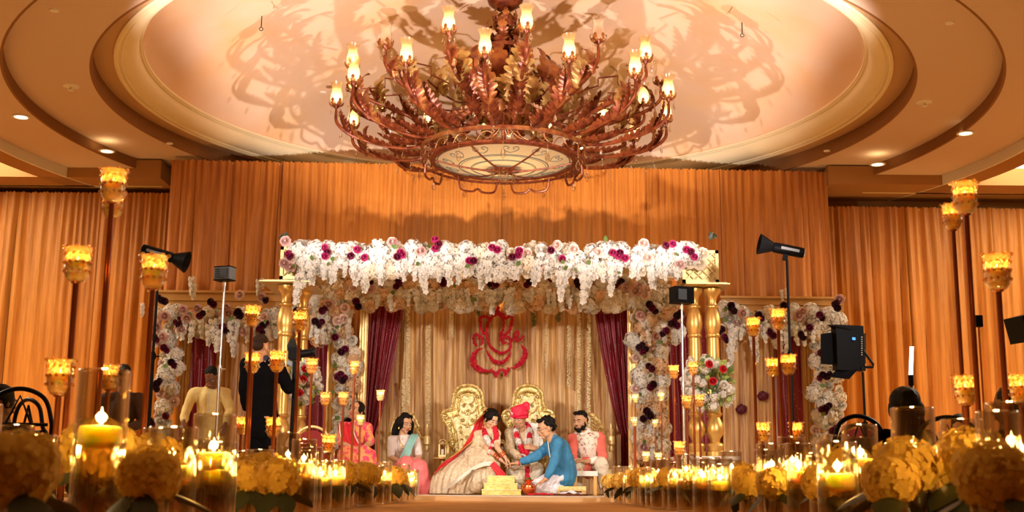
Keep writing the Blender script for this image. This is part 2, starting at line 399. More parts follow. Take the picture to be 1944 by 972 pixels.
# ------------------------------------------------------------------ drapes hung round the wall
def drape_panel(x0, x1, y0, y1, z0, z1, amp, wl, seed, mt, parent, name='drape_panel', crease=0.35):
    rr = random.Random(seed); L = sqrt((x1-x0)**2+(y1-y0)**2)
    nu = max(8, int(L/0.022)); ph = [rr.uniform(0, 6.28) for _ in range(6)]
    def f(u, v):
        s = u*L
        warp = s + 0.12*sin(s*1.7+ph[0]) + 0.06*sin(s*4.1+ph[1]) + 0.02*sin(v*4+ph[2])*sin(s*3)
        x = warp/wl
        big = 2*(abs(sin(pi*x))**0.55) - 1 + 0.35*sin(x*2*pi*0.31+ph[3])
        tight = sin(warp*2*pi/(wl*0.42) + ph[5])
        k = min(1, max(0, (v-0.55)/0.4))
        a = amp*(0.7+0.4*sin(s*0.9+ph[4]))
        d = a*(big*(1-0.65*k)) + (0.008 + 0.016*k)*tight + 0.006*sin(s*2*pi/0.047+3*sin(v*4+ph[1]))
        zz = z0 + (z1-z0)*v
        if v > 0.999: zz += 0.012*sin(s*2*pi/0.06)
        return (x0+(x1-x0)*u, y0+(y1-y0)*u - d - 0.05, zz)
    vs_ = [0, .15, .3, .45, .6, .72, .82, .9, .93, .955, .975, .99, 1.0]
    mb = MB()
    nv = len(vs_)
    vv = [f(i/(nu-1), v) for v in vs_ for i in range(nu)]
    ff = [(j*nu+i, j*nu+i+1, (j+1)*nu+i+1, (j+1)*nu+i) for j in range(nv-1) for i in range(nu-1)]
    mb.add(vv, ff)
    return mb.build(name, mt, parent, 'all')
def drape(label, xa, ya, xb, yb, zt, n, seed, mt, amp=0.07, wl=0.24, z0=0.0):
    t = thing('wall_drape', label, 'drape', ((xa+xb)/2, (ya+yb)/2, z0))
    cx, cyy = t.location[0], t.location[1]
    for k in range(n):
        u0, u1 = k/n, (k+1)/n
        drape_panel(xa+(xb-xa)*u0-cx, xa+(xb-xa)*u1-cx, ya+(yb-ya)*u0-cyy, ya+(yb-ya)*u1-cyy, 0.0, zt-z0, amp, wl, seed*31+k, mt, t)
    MB().tube([(xa-cx, ya-cyy, zt-z0-0.03), (xb-cx, yb-cyy, zt-z0-0.03)], 0.02, 8).build('rod', M['goldwood'], t)
    return t
a, b = W(328, 304, 17.5), W(1567, 329, 17.85)
drape('tall central gold crushed-satin drape behind the canopy, reaching the dome', a.x, 17.5, b.x, 17.85, (a.z+b.z)/2, 6, 1, M['drape'])
a = W(324, 368, 18.3); drape('lower gold drape along the back wall left of the tall drape', -11.5, 18.35, a.x+0.25, 18.3, a.z, 5, 2, M['drape'])
b = W(1575, 396, 18.5); drape('lower gold drape along the back wall right of the tall drape', b.x-0.25, 18.4, 11.5, 18.5, b.z, 5, 3, M['drape'])
# ================================================================== flower prototypes (meshes shared by every copy)
M['fl_white'] = mat('white_petals', (0.79, 0.76, 0.70), 0.7, trans=0.15)
M['fl_cream'] = mat('cream_petals', (0.86, 0.76, 0.60), 0.7, trans=0.15)
M['fl_blush'] = mat('blush_petals', (0.84, 0.62, 0.54), 0.7, trans=0.15)
M['fl_mauve'] = mat('dusty_mauve_petals', (0.62, 0.38, 0.34), 0.7)
M['fl_peach'] = mat('peach_petals', (0.78, 0.52, 0.30), 0.7, trans=0.15)
M['fl_wine'] = mat('burgundy_petals', (0.13, 0.004, 0.03), 0.55)
M['fl_magenta'] = mat('plum_petals', (0.36, 0.012, 0.10), 0.55)
M['fl_dark'] = mat('near_black_burgundy_petals', (0.035, 0.002, 0.008), 0.6)
M['fl_red'] = mat('red_petals', (0.55, 0.006, 0.015), 0.6)
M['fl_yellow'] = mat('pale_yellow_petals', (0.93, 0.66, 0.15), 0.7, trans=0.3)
M['leaf'] = mat('green_leaf', (0.10, 0.17, 0.04), 0.5)
M['leafdark'] = mat('dark_leaf', (0.020, 0.030, 0.010), 0.5)
M['leaflime'] = mat('lime_buds', (0.42, 0.50, 0.12), 0.6)

def rose_mesh(name, mt, r=0.05, seed=1, layers=((3, .26, .95), (4, .45, .85), (5, .68, .68), (6, .92, .42), (6, 1.05, .15))):
    """layered rose facing -Y"""
    rr = random.Random(seed); mb = MB()
    mb.ball((0, -r*.35, 0), (r*.30, r*.5, r*.30), n=7, m=4)
    for li, (n, rad, up) in enumerate(layers):
        for k in range(n):
            a0 = 2*pi*(k + 0.5*(li % 2) + rr.uniform(-.08, .08))/n; wdt = pi/n*1.35
            vv = []
            for j in range(3):
                for i in range(4):
                    a = a0 + wdt*(i/3*2-1)*(0.55 + 0.45*(j > 0))
                    q = rad*r*(0.35, 0.85, 1.06)[j]*(1 - 0.10*abs(i-1.5)*(j == 2)) + rr.uniform(-.03, .03)*r
                    y = -r*((0.05, 0.55, 0.85)[j]*up + 0.06*(j == 2)*(-1 if li > 2 else 1))
                    vv.append((q*cos(a), y, q*sin(a)))
            ff = [(j*4+i, j*4+i+1, j*4+i+5, j*4+i+4) for j in range(2) for i in range(3)]
            mb.add(vv, ff)
    mb.ball((0, 0.0, 0), (r*.85, r*.25, r*.85), n=8, m=4)
    return mb.mesh(name, mt, 'all')
def floret(mb, c, nrm, s, rr, petals=4):
    nrm = Vector(nrm).normalized(); t = nrm.orthogonal().normalized(); b = nrm.cross(t); a0 = rr.uniform(0, 6.28)
    c = Vector(c); n0 = len(mb.v)
    for k in range(petals):
        a = a0 + 2*pi*k/petals; d = t*cos(a) + b*sin(a); e = t*-sin(a) + b*cos(a)
        mb.add([c, c + d*s*.55 + e*s*.42 + nrm*s*.18, c + d*s*1.0 + nrm*s*.10, c + d*s*.55 - e*s*.42 + nrm*s*.18], [(0, 3, 2, 1)])
def hydrangea_mesh(name, mt, r=0.09, n=46, seed=1, fs=0.30, flat=0.8, core=0.82):
    rr = random.Random(seed); mb = MB()
    mb.ball((0, 0, 0), (r*core, r*core*flat, r*core), n=10, m=6)
    for k in range(n):
        y = 1 - 2*(k+.5)/n; a = k*2.39996; q = sqrt(1-y*y)
        d = Vector((q*cos(a), y, q*sin(a))); d += Vector((rr.uniform(-.1, .1), rr.uniform(-.1, .1), rr.uniform(-.1, .1)))
        if d.y > 0.55: continue
        p = Vector((d.x*r, d.y*r*flat, d.z*r))*rr.uniform(.9, 1.06)
        floret(mb, p, d + Vector((rr.uniform(-.3, .3),)*3), r*fs*rr.uniform(.85, 1.15), rr)
    return mb.mesh(name, mt, 'all')
def strand_mesh(name, mt, L=0.4, r=0.05, n=44, seed=1):
    """hanging orchid / wisteria trail that tapers downwards from the origin"""
    rr = random.Random(seed); mb = MB()
    mb.tube([(0, 0, 0), (0.01, 0, -L*.5), (0, 0, -L)], [0.55*r, .5*r, .12*r], 6)
    for k in range(n):
        u = (k+.5)/n; a = rr.uniform(0, 6.28); q = r*(1.05-0.6*u**2)*(.75+.25*sin(u*19+seed))
        d = Vector((cos(a), -abs(sin(a))*.9-.15, rr.uniform(-.4, .3)))
        floret(mb, (d.x*q, d.y*q, -L*u), d, r*rr.uniform(.62, .85), rr, rr.choice((4, 5)))
    return mb.mesh(name, mt, 'all')
def leaf_mesh(name, mt, L=0.1, w=0.035, bend=0.3):
    mb = MB(); prof = (0.02, .55, .95, 1.0, .8, .45, 0.02); vv = []
    for i, q in enumerate(prof):
        u = i/(len(prof)-1); y = -bend*L*u*u
        vv += [(-w*q, y - 0.2*w*q, u*L), (0, y, u*L), (w*q, y - 0.2*w*q, u*L)]
    ff = []
    for i in range(len(prof)-1):
        ff += [(i*3, i*3+1, i*3+4, i*3+3), (i*3+1, i*3+2, i*3+5, i*3+4)]
    mb.add(vv, ff); return mb.mesh(name, mt, 'all')
FM = {}
for key, mt in (('white', 'fl_white'), ('cream', 'fl_cream'), ('peach', 'fl_peach')):
    FM['hyd_'+key] = [hydrangea_mesh('hydrangea_'+key, M[mt], 0.095, 64, s, 0.36) for s in range(3)]
    FM['str_'+key] = [strand_mesh('orchid_trail_'+key, M[mt], 0.34, 0.055, 46, s) for s in range(2)]
for key in ('white', 'cream', 'blush', 'mauve', 'peach', 'wine', 'magenta', 'dark', 'red'):
    FM['rose_'+key] = [rose_mesh('rose_'+key, M['fl_'+key], 0.055, s) for s in range(2)]
FM['leaf'] = [leaf_mesh('leaf', M['leaf'], 0.10, 0.03)]
FM['leafdark'] = [leaf_mesh('leaf_dark', M['leafdark'], 0.10, 0.03)]
COLNAME = {'wine': 'burgundy_rose', 'magenta': 'burgundy_rose', 'dark': 'burgundy_rose', 'blush': 'blush_rose', 'mauve': 'mauve_rose', 'cream': 'cream_rose', 'white': 'white_rose', 'peach': 'peach_rose', 'red': 'red_rose'}
def put(parent, key, p, scale=1.0, rot=None, name=None):
    kind, _, col = key.partition('_')
    if name is None: name = {'hyd': 'hydrangea', 'str': 'orchid_trail', 'rose': COLNAME.get(col, 'rose'), 'leaf': 'leaf', 'leafdark': 'leaf'}[kind]
    if rot is None:
        if kind == 'str': rot = (R.uniform(-.1, .1), R.uniform(-.14, .14), R.uniform(-.5, .5))
        elif kind.startswith('leaf'): rot = (R.uniform(.2, .9), R.uniform(0, 6.28), R.uniform(-.4, .4))
        else: rot = (R.uniform(-.35, .35), R.uniform(0, 6.28), R.uniform(-.35, .35))
    return link(name, R.choice(FM[key]), parent, p, rot, scale)
def field(parent, pts_fn, poly_test, step, rads, ykey, base_y=0.0, keys=(('hyd_white', 6), ('hyd_cream', 2), ('rose_white', 2), ('rose_cream', 2), ('rose_blush', 1)), bounds=None, jit=0.35, ybulge=0.06):
    """pack blooms over an area given in local (x, z)"""
    x0, x1, z0, z1 = bounds; ks = [k for k, w in keys for _ in range(w)]
    row = 0; z = z0
    n = 0
    while z <= z1:
        x = x0 + (step/2 if row % 2 else 0)
        while x <= x1:
            px, pz = x + R.uniform(-jit, jit)*step, z + R.uniform(-jit, jit)*step
            if poly_test(px, pz):
                k = R.choice(ks)
                put(parent, k, (px, base_y - R.uniform(0, ybulge), pz), rads*(R.uniform(.85, 1.15) if k.startswith('hyd') else R.uniform(.95, 1.35)))
                n += 1
            x += step
        z += step*0.86; row += 1
    return n
# ================================================================== stage platform
SZ = 0.04                                        # stage top
MB().box((0.0, 16.0, SZ/2), (9.6, 8.0, SZ)).build('floor_stage', mat('stage_top', (0.55, 0.36, 0.18), 0.7), None, False)['kind'] = 'structure'
p0, p1 = W(806, 945, 12.9), W(1125, 950, 12.9)
o = MB().box((0.06, 13.35, 0.021), (2.02, 1.2, 0.042)).build('stage_step', mat('white_vinyl', (0.80, 0.76, 0.70), 0.5), None, False)
tag(o, 'thin white platform in front of the fire altar', 'platform')

# ================================================================== canopy: paired gold columns
YM = 14.6
def colprof(h):
    """turned gold column profile, bottom to top, height h"""
    r = 0.082
    P = [(1.35, 0), (1.35, .025), (1.1, .03), (1.15, .05), (1.25, .06), (1.15, .072), (.7, .082), (.75, .1), (1.25, .13), (1.35, .155), (1.2, .19), (.8, .225), (.95, .235), (1.12, .243), (1.12, .25), (.95, .257),
         (.92, .27), (.98, .45), (.92, .66), (.88, .70), (1.02, .706), (1.1, .715), (1.02, .724), (.95, .73), (1.15, .76), (1.22, .79), (1.1, .835), (.85, .865), (.72, .875), (1.0, .885), (1.02, .893), (.7, .902), (.62, .92), (.72, .94), (.85, .955), (1.15, .968), (1.3, .98), (1.3, 1.0)]
    return [(r*a, h*z) for a, z in P]
M['goldcol'] = mat('gold_painted_column', (0.80, 0.50, 0.15), 0.36, 0.75, noise_=(6, (0.62, 0.36, 0.10), 4))
def column(px, py_top, py_bot, Y, label, r=1.0):
    a, b = W(px, py_bot, Y), W(px, py_top, Y); h = b.z-a.z
    t = thing('column', label, 'column', (b.x, Y, a.z), 0, 'turned gold canopy columns')
    pr = colprof(h)
    def seg(nm, lo, hi):
        MB().lathe([(q*r, z) for q, z in pr if lo*h-1e-6 <= z <= hi*h+1e-6], 28, cap=True).build(nm, M['goldcol'], t)
    seg('base', 0, .257); seg('shaft', .257, .70); seg('baluster', .70, .893); seg('capital', .893, 1.0)
    return t
column(545, 543, 872, 14.45, 'front turned gold column at the left end of the canopy, left one of its pair')
column(577, 553, 872, 15.0, 'rear turned gold column at the left end of the canopy, right one of its pair', 1.02)
column(1317, 549, 866, 14.5, 'inner turned gold column at the right end of the canopy, beside the small black light')
column(1351, 549, 866, 14.5, 'outer turned gold column at the right end of the canopy, above the tall bouquet')
# plinths
for px, Y, lab in ((560, 14.7, 'white plinth under the left pair of gold columns'), (1338, 14.5, 'white plinth under the right pair of gold columns')):
    zt = W(px, 867, Y).z - 0.002; x = W(px, 867, Y).x
    t = thing('plinth', lab, 'plinth', (x, Y, SZ))
    MB().box((0, 0, (zt-SZ)/2-0.02), (0.62, 0.95 if px < 800 else 0.6, zt-SZ-0.04)).build('block', M['white'], t, False)
    MB().box((0, 0, zt-SZ-0.02), (0.72, 1.05 if px < 800 else 0.7, 0.04)).build('top_slab', M['white'], t, False)
# abacus slabs over the columns
for px, Y, lab, wd_, py in ((549, 14.7, 'pale gold slab on top of the left pair of columns', .62, 541), (1337, 14.5, 'pale gold slab on top of the right pair of columns', .52, 547)):
    p = W(px, py, Y if px > 800 else 14.45)
    o = MB().box((0, 0, 0.022), (wd_*.9, 0.9 if px < 800 else .5, 0.018)).box((0, 0, 0.008), (wd_, 1.0 if px < 800 else .6, 0.014)).build('column_slab', M['goldpale'], None, False, (p.x, Y, p.z))
    tag(o, lab, 'slab')
# beam carried by the columns: gold lattice box, flowers over its front
ZB0, ZB1 = W(560, 536, YM).z, W(540, 474, YM).z
bx0, bx1 = W(531, 500, YM-.25).x, W(1365, 505, YM-.25).x
beam = thing('canopy_beam', 'long floral canopy beam across the top of the stage, carried by the gold columns', 'canopy', ((bx0+bx1)/2, YM, ZB0))
hw, bh = (bx1-bx0)/2, 0.40
def lattice(parent, xc, w, h, y):
    mb = MB(); t = 0.014
    for (cx_, cz_, dx, dz) in ((0, h-.02, w, .04), (0, .02, w, .04), (-w/2+.02, h/2, .04, h), (w/2-.02, h/2, .04, h)):
        mb.box((xc+cx_, y, cz_), (dx, 0.03, dz))
    mb.build('panel_frame', M['goldpale'], parent, False)
    mb = MB(); n = 3
    st = (h-.08)/n
    for i in range(-n, n*2):
        for s in (-1, 1):
            pts = []
            for q in (0, 1):
                zz = .04 + q*(h-.08); xx = xc - w/2 + .04 + i*st + (q*(h-.08) if s > 0 else (1-q)*(h-.08))
                pts.append((xx, zz))
            (xa, za), (xb, zb) = pts; lo, hi = xc-w/2+.04, xc+w/2-.04
            def clip(xa, za, xb, zb):
                if xa > xb: xa, za, xb, zb = xb, zb, xa, za
                if xb <= lo or xa >= hi: return None
                if xa < lo: za += (zb-za)*(lo-xa)/(xb-xa); xa = lo
                if xb > hi: zb = za + (zb-za)*(hi-xa)/(xb-xa); xb = hi
                return xa, za, xb, zb
            c = clip(xa, za, xb, zb)
            if c and abs(c[2]-c[0]) > .02: mb.tube([(c[0], y-.008, c[1]), (c[2], y-.008, c[3])], 0.009, 4)
    mb.build('lattice', M['goldpale'], parent, False)
MB().box((0, 0.06, bh/2+.09), (2*hw-.8, 0.40, bh-.18)).box((-hw+.22, .02, bh/2), (.44, .44, bh)).box((hw-.22, .02, bh/2), (.44, .44, bh)).build('beam_box', M['goldpale'], beam, False)
for s in (-1, 1): lattice(beam, s*(hw-0.22), 0.44, bh, -0.215)
zt = W(950, 462, YM-.3).z - ZB0
keys = (('hyd_white', 7), ('hyd_cream', 1), ('rose_white', 3), ('rose_blush', 1), ('rose_cream', 1))
def in_beam(x, z): 
    lo = 0.10 + 0.10*max(0, (abs(x)-hw+.55)/.55) + .03*sin(x*9)
    edge = hw-0.12 if z > 0.16 else hw-0.34
    return -hw+0.02+(.0 if z > .3 else .12) < x < edge and z > lo - 0.02
N_ = field(beam, None, in_beam, 0.125, 1.12, None, -0.27, keys, (-hw, hw, 0.12, zt-0.06))
for k in range(60):                               # blooms along the top, so it is full from the side too
    put(beam, R.choice(('hyd_white', 'hyd_cream', 'rose_white')), (R.uniform(-hw+.1, hw-.15), R.uniform(-.15, .15), zt-0.04+R.uniform(-.05, .03)), 1.1, (R.uniform(-1.7, -.9), R.uniform(0, 6.28), 0))
def at_beam(px, py, dy=-0.40):
    p = W(px, py, YM+dy); return (p.x-beam.location[0], dy, p.z-ZB0)
wine = [(551,487),(547,482),(617,470),(621,479),(617,486),(678,474),(666,486),(692,489),(760,479),(754,487),(764,484),(826,455),(832,463),(826,472),(891,495),(899,495),(934,470),(944,474),(972,488),(984,484),(986,476),(1046,475),(1067,491),(1164,480),(1177,480),(1187,490),(1173,486),(1264,466),(1277,463),(1304,474),(1312,478),(1318,488)]
for i, (x, y) in enumerate(wine): put(beam, 'rose_magenta' if i % 3 else 'rose_wine', at_beam(x, y, -.43), 0.85)
for (x, y) in ((542,458),(668,473),(799,478),(745,460),(1058,466),(1089,473),(1135,480),(1230,490),(1290,502),(540,500),(552,507),(1222,463)): put(beam, R.choice(('rose_blush', 'rose_mauve', 'rose_blush')), at_beam(x, y, -.40), 1.2)
for (x, y) in ((620,500),(630,496),(592,495),(755,472),(795,505),(819,467),(893,503),(1070,512),(1095,512),(1177,515),(1150,460),(1284,479),(1120,503),(706,466),(550,514),(556,510),(1072,495),(980,505)):
    put(beam, 'leaf', at_beam(x, y, -.44), 0.9)
# trails hanging from the beam
tr = [(570,545),(565,575),(584,540),(595,530),(605,520),(628,535),(625,520),(668,540),(672,530),(690,555),(697,545),(720,525),(725,540),(715,510),(770,520),(783,515),(800,555),(800,535),(803,520),(850,540),(865,535),(880,525),(918,545),(925,535),(905,520),(985,530),(1018,540),(1025,525),(1062,555),(1070,570),(1080,540),(1105,560),(1112,575),(1120,545),(1128,530),(1160,545),(1163,560),(1208,525),(1236,545),(1240,530),(1255,520),(1268,518),(1285,525),(1290,515)]
for (x, y) in tr:
    q = at_beam(x, y, -.38); L = R.uniform(.8, 1.05)
    put(beam, 'str_white', (q[0], q[1]+R.uniform(0, .1), q[2]+0.34*L), L)
for k in range(46):
    x = 575 + k*16 + R.uniform(-6, 6); q = at_beam(x, R.uniform(512, 522), -.33)
    put(beam, 'str_white', (q[0], q[1], q[2]+.14), R.uniform(.45, .7))
# sprigs standing at the two top corners
for px in (541, 1353):
    q = at_beam(px, 455, -.1)
    for k in range(5): put(beam, 'leafdark', (q[0]+R.uniform(-.04, .04), q[1], q[2]-.02+R.uniform(0, .05)), .8, (R.uniform(-.5, .3), R.uniform(-.6, .6), 0))

# ================================================================== flower-framed back screen and wings
YS, YW = 16.2, 16.6
GOLD = M['goldwood']
M['goldframe'] = mat('gold_frame_moulding', (0.85, 0.60, 0.26), 0.4, 0.5, bump=(20, .05))
def post(name, label, px0, px1, py0, Y, mt=None, grp=None, d=0.08):
    a, b = W(px0, 840, Y), W(px1, 840, Y); top = W((px0+px1)/2, py0, Y).z
    w = b.x-a.x
    t = thing(name, label, 'post', ((a.x+b.x)/2, Y, SZ), 0, grp)
    MB().box((0, 0.01, (top-SZ)/2), (w, d, top-SZ)).build('board', mt or M['goldframe'], t, False)
    MB().box((-w*.32, -d/2-.008, (top-SZ)/2), (w*.16, .03, top-SZ)).box((w*.32, -d/2-.008, (top-SZ)/2), (w*.16, .03, top-SZ)).box((0, -d/2, (top-SZ)/2), (w*.22, .02, top-SZ)).build('moulding', mt or M['goldframe'], t, False)
    return t
g = 'gold moulded frame posts of the back screen'
post('frame_post', 'gold moulded post left of the maroon curtain, right of the flower column', 676, 692, 540, YS, None, g)
post('frame_post', 'gold moulded post right of the right maroon curtain, left of the flower column', 1193, 1214, 545, YS, None, g)
post('frame_post', 'gold post between the left wing and the flower column left of stage', 616, 636, 600, YS+.05, None, g)
post('frame_post', 'gold post between the right flower column and the right wing', 1250, 1271, 600, YS+.05, None, g)
post('frame_post', 'gold post inside the left wing, beside its outer flower column', 333, 352, 600, YW, M['goldwood'], g)
post('frame_post', 'gold post inside the right wing, beside its outer flower column', 1528, 1548, 610, YW, M['goldwood'], g)
post('frame_post', 'slim gold post at the outermost right edge of the right wing', 1592, 1600, 590, YW+.05, M['goldframe'], g)
def rail(label, pxa, pya, pxb, pyb, Y, h, mt):
    a, b = W(pxa, pya, Y), W(pxb, pyb, Y); L = b.x-a.x
    t = thing('frame_rail', label, 'rail', ((a.x+b.x)/2, Y, a.z-h))
    MB().box((0, 0, h/2), (L, .08, h)).build('board', mt, t, False)
    MB().box((0, -.05, h-.015), (L+.04, .06, .03)).box((0, -.045, h*.45), (L, .03, .015)).build('moulding', mt, t, False)
rail('gold wood top rail of the left wing', 285, 552, 540, 554, YW, .24, M['goldwood'])
rail('gold wood top rail of the right wing', 1368, 563, 1600, 568, YW, .20, M['goldwood'])
rail('gold top rail behind the flowers of the back screen', 580, 520, 1275, 528, YS+.06, .30, M['goldwood'])

def flowers(name, label, pxs, Y, rect_list, keys, step=0.13, rads=1.12, wine_pts=(), leaf_pts=(), blush_pts=(), trails=(), winek=('wine', 'dark'), tk='str_white', wsc=.95):
    xs = [W(p[0], p[1], Y) for p in rect_list[0]]
    c = Vector((sum(p.x for p in xs)/len(xs), Y, SZ)); t = thing(name, label, 'flower arrangement', c)
    for r in rect_list:
        (xa, ya), (xb, yb) = r; a, b = W(xa, yb, Y), W(xb, ya, Y)
        field(t, None, lambda x, z: True, step, rads, None, 0.0, keys, (a.x-c.x, b.x-c.x, a.z-c.z, b.z-c.z))
    def L(px, py, dy): p = W(px, py, Y+dy); return (p.x-c.x, dy, p.z-c.z)
    for (x, y) in wine_pts:
        put(t, 'rose_'+R.choice(winek), L(x, y, -.17), wsc)
        if R.random() < .6: put(t, 'rose_'+R.choice(winek), L(x+R.choice((-6, 6, 5)), y+R.choice((-5, 6)), -.16), wsc*.85)
    for (x, y) in blush_pts: put(t, R.choice(('rose_blush', 'rose_mauve')), L(x, y, -.16), 1.25)
    for (x, y) in leaf_pts: put(t, 'leaf', L(x, y, -.2), 1.0)
    for (x, y, s) in trails: q = L(x, y, -.14); put(t, tk, (q[0], q[1], q[2]+.34*s), s)
    return t
KW = (('hyd_white', 6), ('hyd_cream', 3), ('rose_white', 2), ('rose_cream', 2), ('rose_blush', 1))
KP = (('hyd_peach', 6), ('hyd_cream', 3), ('rose_peach', 2), ('rose_blush', 1))
# back screen header: peach under the beam, cream and white lower fringe
MB().box((W(928, 545, YS+.02).x, YS+.05, W(928, 545, YS).z), (4.7, .06, .34)).build('screen_panel', M['goldwood'], None, False)
tag(bpy.data.objects['screen_panel'], 'gold wood panel behind the peach and white header flowers', 'panel')
flowers('flower_header', 'peach and cream flower header of the back screen, hanging under the white beam', None, YS-.1, [((600, 520), (1265, 552)), ((690, 555), (1200, 575))],
        KP+KW[:2], .13, 1.08, [(702,535),(699,527),(758,538),(756,530),(841,538),(838,530),(904,522),(941,540),(936,533),(972,524),(1006,535),(1046,528),(1099,541),(1096,535),(1163,535),(1179,535)],
        [(745,560),(1140,520),(905,572),(860,545)], [(672,545),(705,548),(1210,545),(1213,553),(1228,550),(1185,545)],
        [(x+R.uniform(-5, 5), y, s) for x, y, s in ((723,585,.5),(735,590,.6),(745,583,.5),(780,580,.6),(790,588,.7),(797,580,.5),(830,575,.5),(862,572,.4),(888,578,.6),(905,582,.5),(930,596,.9),(926,580,.6),(962,590,.8),(968,575,.6),(1010,572,.5),(1038,578,.6),(1050,585,.6),(1066,590,.8),(1076,575,.7),(1085,585,.5),(1100,590,.7),(1112,584,.8),(1122,570,.6),(1150,578,.5),(1180,575,.5),(1195,580,.5))])
flowers('flower_column', 'tall flower column left of the stage, between two gold posts', None, YS-.12, [((600, 555), (668, 640)), ((642, 640), (679, 835))], KW+KP[:1], .125, 1.08,
        [(612,590),(605,616),(598,610),(655,663),(648,668),(641,715),(650,722),(676,572),(680,582),(636,640),(660,800)], [(640,625),(637,633),(630,740),(655,768),(634,700),(645,790)], [(652,605),(640,610),(625,578),(655,585),(648,760)],
        [(590,640,.6),(600,650,.7),(612,652,.6),(625,645,.5),(660,640,.7),(650,830,.6),(640,840,.5)])
flowers('flower_column', 'tall flower column right of the stage, between two gold posts', None, YS-.12, [((1205, 555), (1290, 640)), ((1214, 640), (1258, 865))], KW+KP[:1], .125, 1.08,
        [(1238,585),(1233,578),(1285,600),(1292,595),(1264,628),(1275,615),(1214,660),(1220,668),(1237,700),(1240,730),(1235,735),(1228,780),(1235,790),(1222,795),(1285,618)],
        [(1222,680),(1232,712),(1212,750),(1245,650),(1225,845)], [(1207,553),(1225,560),(1215,600),(1245,640),(1222,850)], [(1230,655,.6),(1262,650,.7),(1280,655,.6),(1294,648,.5),(1225,870,.6),(1240,875,.6)])
LW = [((300, 585), (600, 625)), ((293, 625), (336, 850))]
flowers('flower_wing', 'white and burgundy flower arch over the left wing, behind the videographer', None, YW-.12, LW, KW+(('rose_blush', 3), ('rose_mauve', 1)), .135, 1.10,
        [(307,570),(313,572),(400,573),(405,578),(379,600),(335,612),(340,618),(311,660),(325,688),(292,733),(298,728),(423,620),(430,628),(452,592),(455,600),(493,625),(505,570),(499,618),(563,590),(285,800),(315,790),(292,640)],
        [(410,590),(315,690),(500,612),(560,610),(440,600),(525,615)], [(349,588),(353,606),(345,625),(430,585),(464,630),(433,595),(502,602),(313,600),(498,565),(310,640),(455,560)],
        [(335,640,.7),(350,645,.8),(365,650,.8),(380,640,.7),(395,655,.8),(402,650,.9),(412,668,.8),(442,676,.8),(436,648,.8),(450,640,.7),(468,650,.7),(480,640,.6),(520,640,.7),(535,645,.6),(270,600,.5),(300,845,.6),(312,850,.6),(320,830,.5),(362,560,.7),(368,568,.6),(490,560,.6),(497,548,.4)])
RW = [((1372, 585), (1590, 625)), ((1552, 625), (1592, 850))]
flowers('flower_wing', 'white and burgundy flower arch over the right wing, behind the black light panel', None, YW-.12, RW, KW+(('rose_blush', 1),), .135, 1.10,
        [(1388,580),(1393,590),(1440,598),(1445,605),(1370,625),(1375,640),(1460,630),(1468,637),(1556,598),(1537,622),(1585,578),(1590,585),(1520,635),(1570,715),(1562,712),(1568,775),(1565,782),(1580,818),(1488,580),(1558,670)],
        [(1378,592),(1440,610),(1560,790),(1555,730),(1380,610)], [(1408,595),(1522,592),(1515,600),(1594,568)],
        [(1388,650,.7),(1395,665,.9),(1388,680,1.),(1390,690,.8),(1425,650,.6),(1410,645,.6),(1432,685,1.),(1436,660,.8),(1455,650,.7),(1470,660,.8),(1480,668,.8),(1495,670,.8),(1510,655,.7),(1525,655,.7),(1484,570,.4),(1493,565,.4),(1590,640,.5),(1568,850,.6),(1578,850,.5),(1545,650,.6)])

# ================================================================== curtains of the screen and wings
def hang(name, label, cat, pxa, pxb, py_top, Y, mt, amp, wl, seed, shape=None, nu=None, zb=SZ+.01):
    a, b, top = W(pxa, 800, Y).x, W(pxb, 800, Y).x, W((pxa+pxb)/2, py_top, Y).z
    rr = random.Random(seed); ph = [rr.uniform(0, 6.28) for _ in range(5)]; L = b-a; nu = nu or int(L/0.02)+2; nv = 26; mb = MB()
    def f(u, v):
        s = u*L; warp = s + .05*sin(s*2.3+ph[0]) + .02*sin(v*4+ph[1])
        d = amp*(0.75*sin(warp*2*pi/wl+ph[2]) + .35*sin(warp*2*pi/(wl*.43)+ph[3])) + .006*sin(s*2*pi/.05+3*sin(v*5))
        x = a + s; 
        if shape: x = shape(u, v, a, b)
        return (x-(a+b)/2, -d, (top-zb)*v)
    mb.grid(f, nu, nv)
    return tag(mb.build(name, mt, None, 'all', ((a+b)/2, Y, zb)), label, cat)
hang('backdrop_curtain', 'gathered champagne gold curtain behind the two thrones', 'curtain', 690, 1200, 530, 17.0, M['drapeback'], .06, .22, 5)
hang('wing_curtain', 'gold curtain hanging in the middle of the left wing', 'curtain', 400, 560, 600, YW+.25, M['drapeback'], .03, .14, 6)
hang('wing_curtain', 'gold curtain hanging in the middle of the right wing', 'curtain', 1372, 1480, 590, YW+.25, M['drapeback'], .03, .14, 7)
def sequin_mat():
    m = mat('maroon_sequin_velvet', (0.20, 0.002, 0.010), 0.4); nt = m.node_tree; b = nt.nodes['Principled BSDF']
    tc = nt.nodes.new('ShaderNodeTexCoord'); v = nt.nodes.new('ShaderNodeTexVoronoi'); v.inputs['Scale'].default_value = 22
    nt.links.new(tc.outputs['Object'], v.inputs['Vector'])
    mr = nt.nodes.new('ShaderNodeMath'); mr.operation = 'LESS_THAN'; mr.inputs[1].default_value = .11; nt.links.new(v.outputs['Distance'], mr.inputs[0])
    mx = nt.nodes.new('ShaderNodeMix'); mx.data_type = 'RGBA'; mx.inputs['A'].default_value = (0.20, .002, .010, 1); mx.inputs['B'].default_value = (.8, .5, .5, 1)
    nt.links.new(mr.outputs[0], mx.inputs['Factor']); nt.links.new(mx.outputs['Result'], b.inputs['Base Color']); return m
M['maroon'] = sequin_mat()
xl, xr = W(692, 800, 16.7).x, W(770, 800, 16.7).x
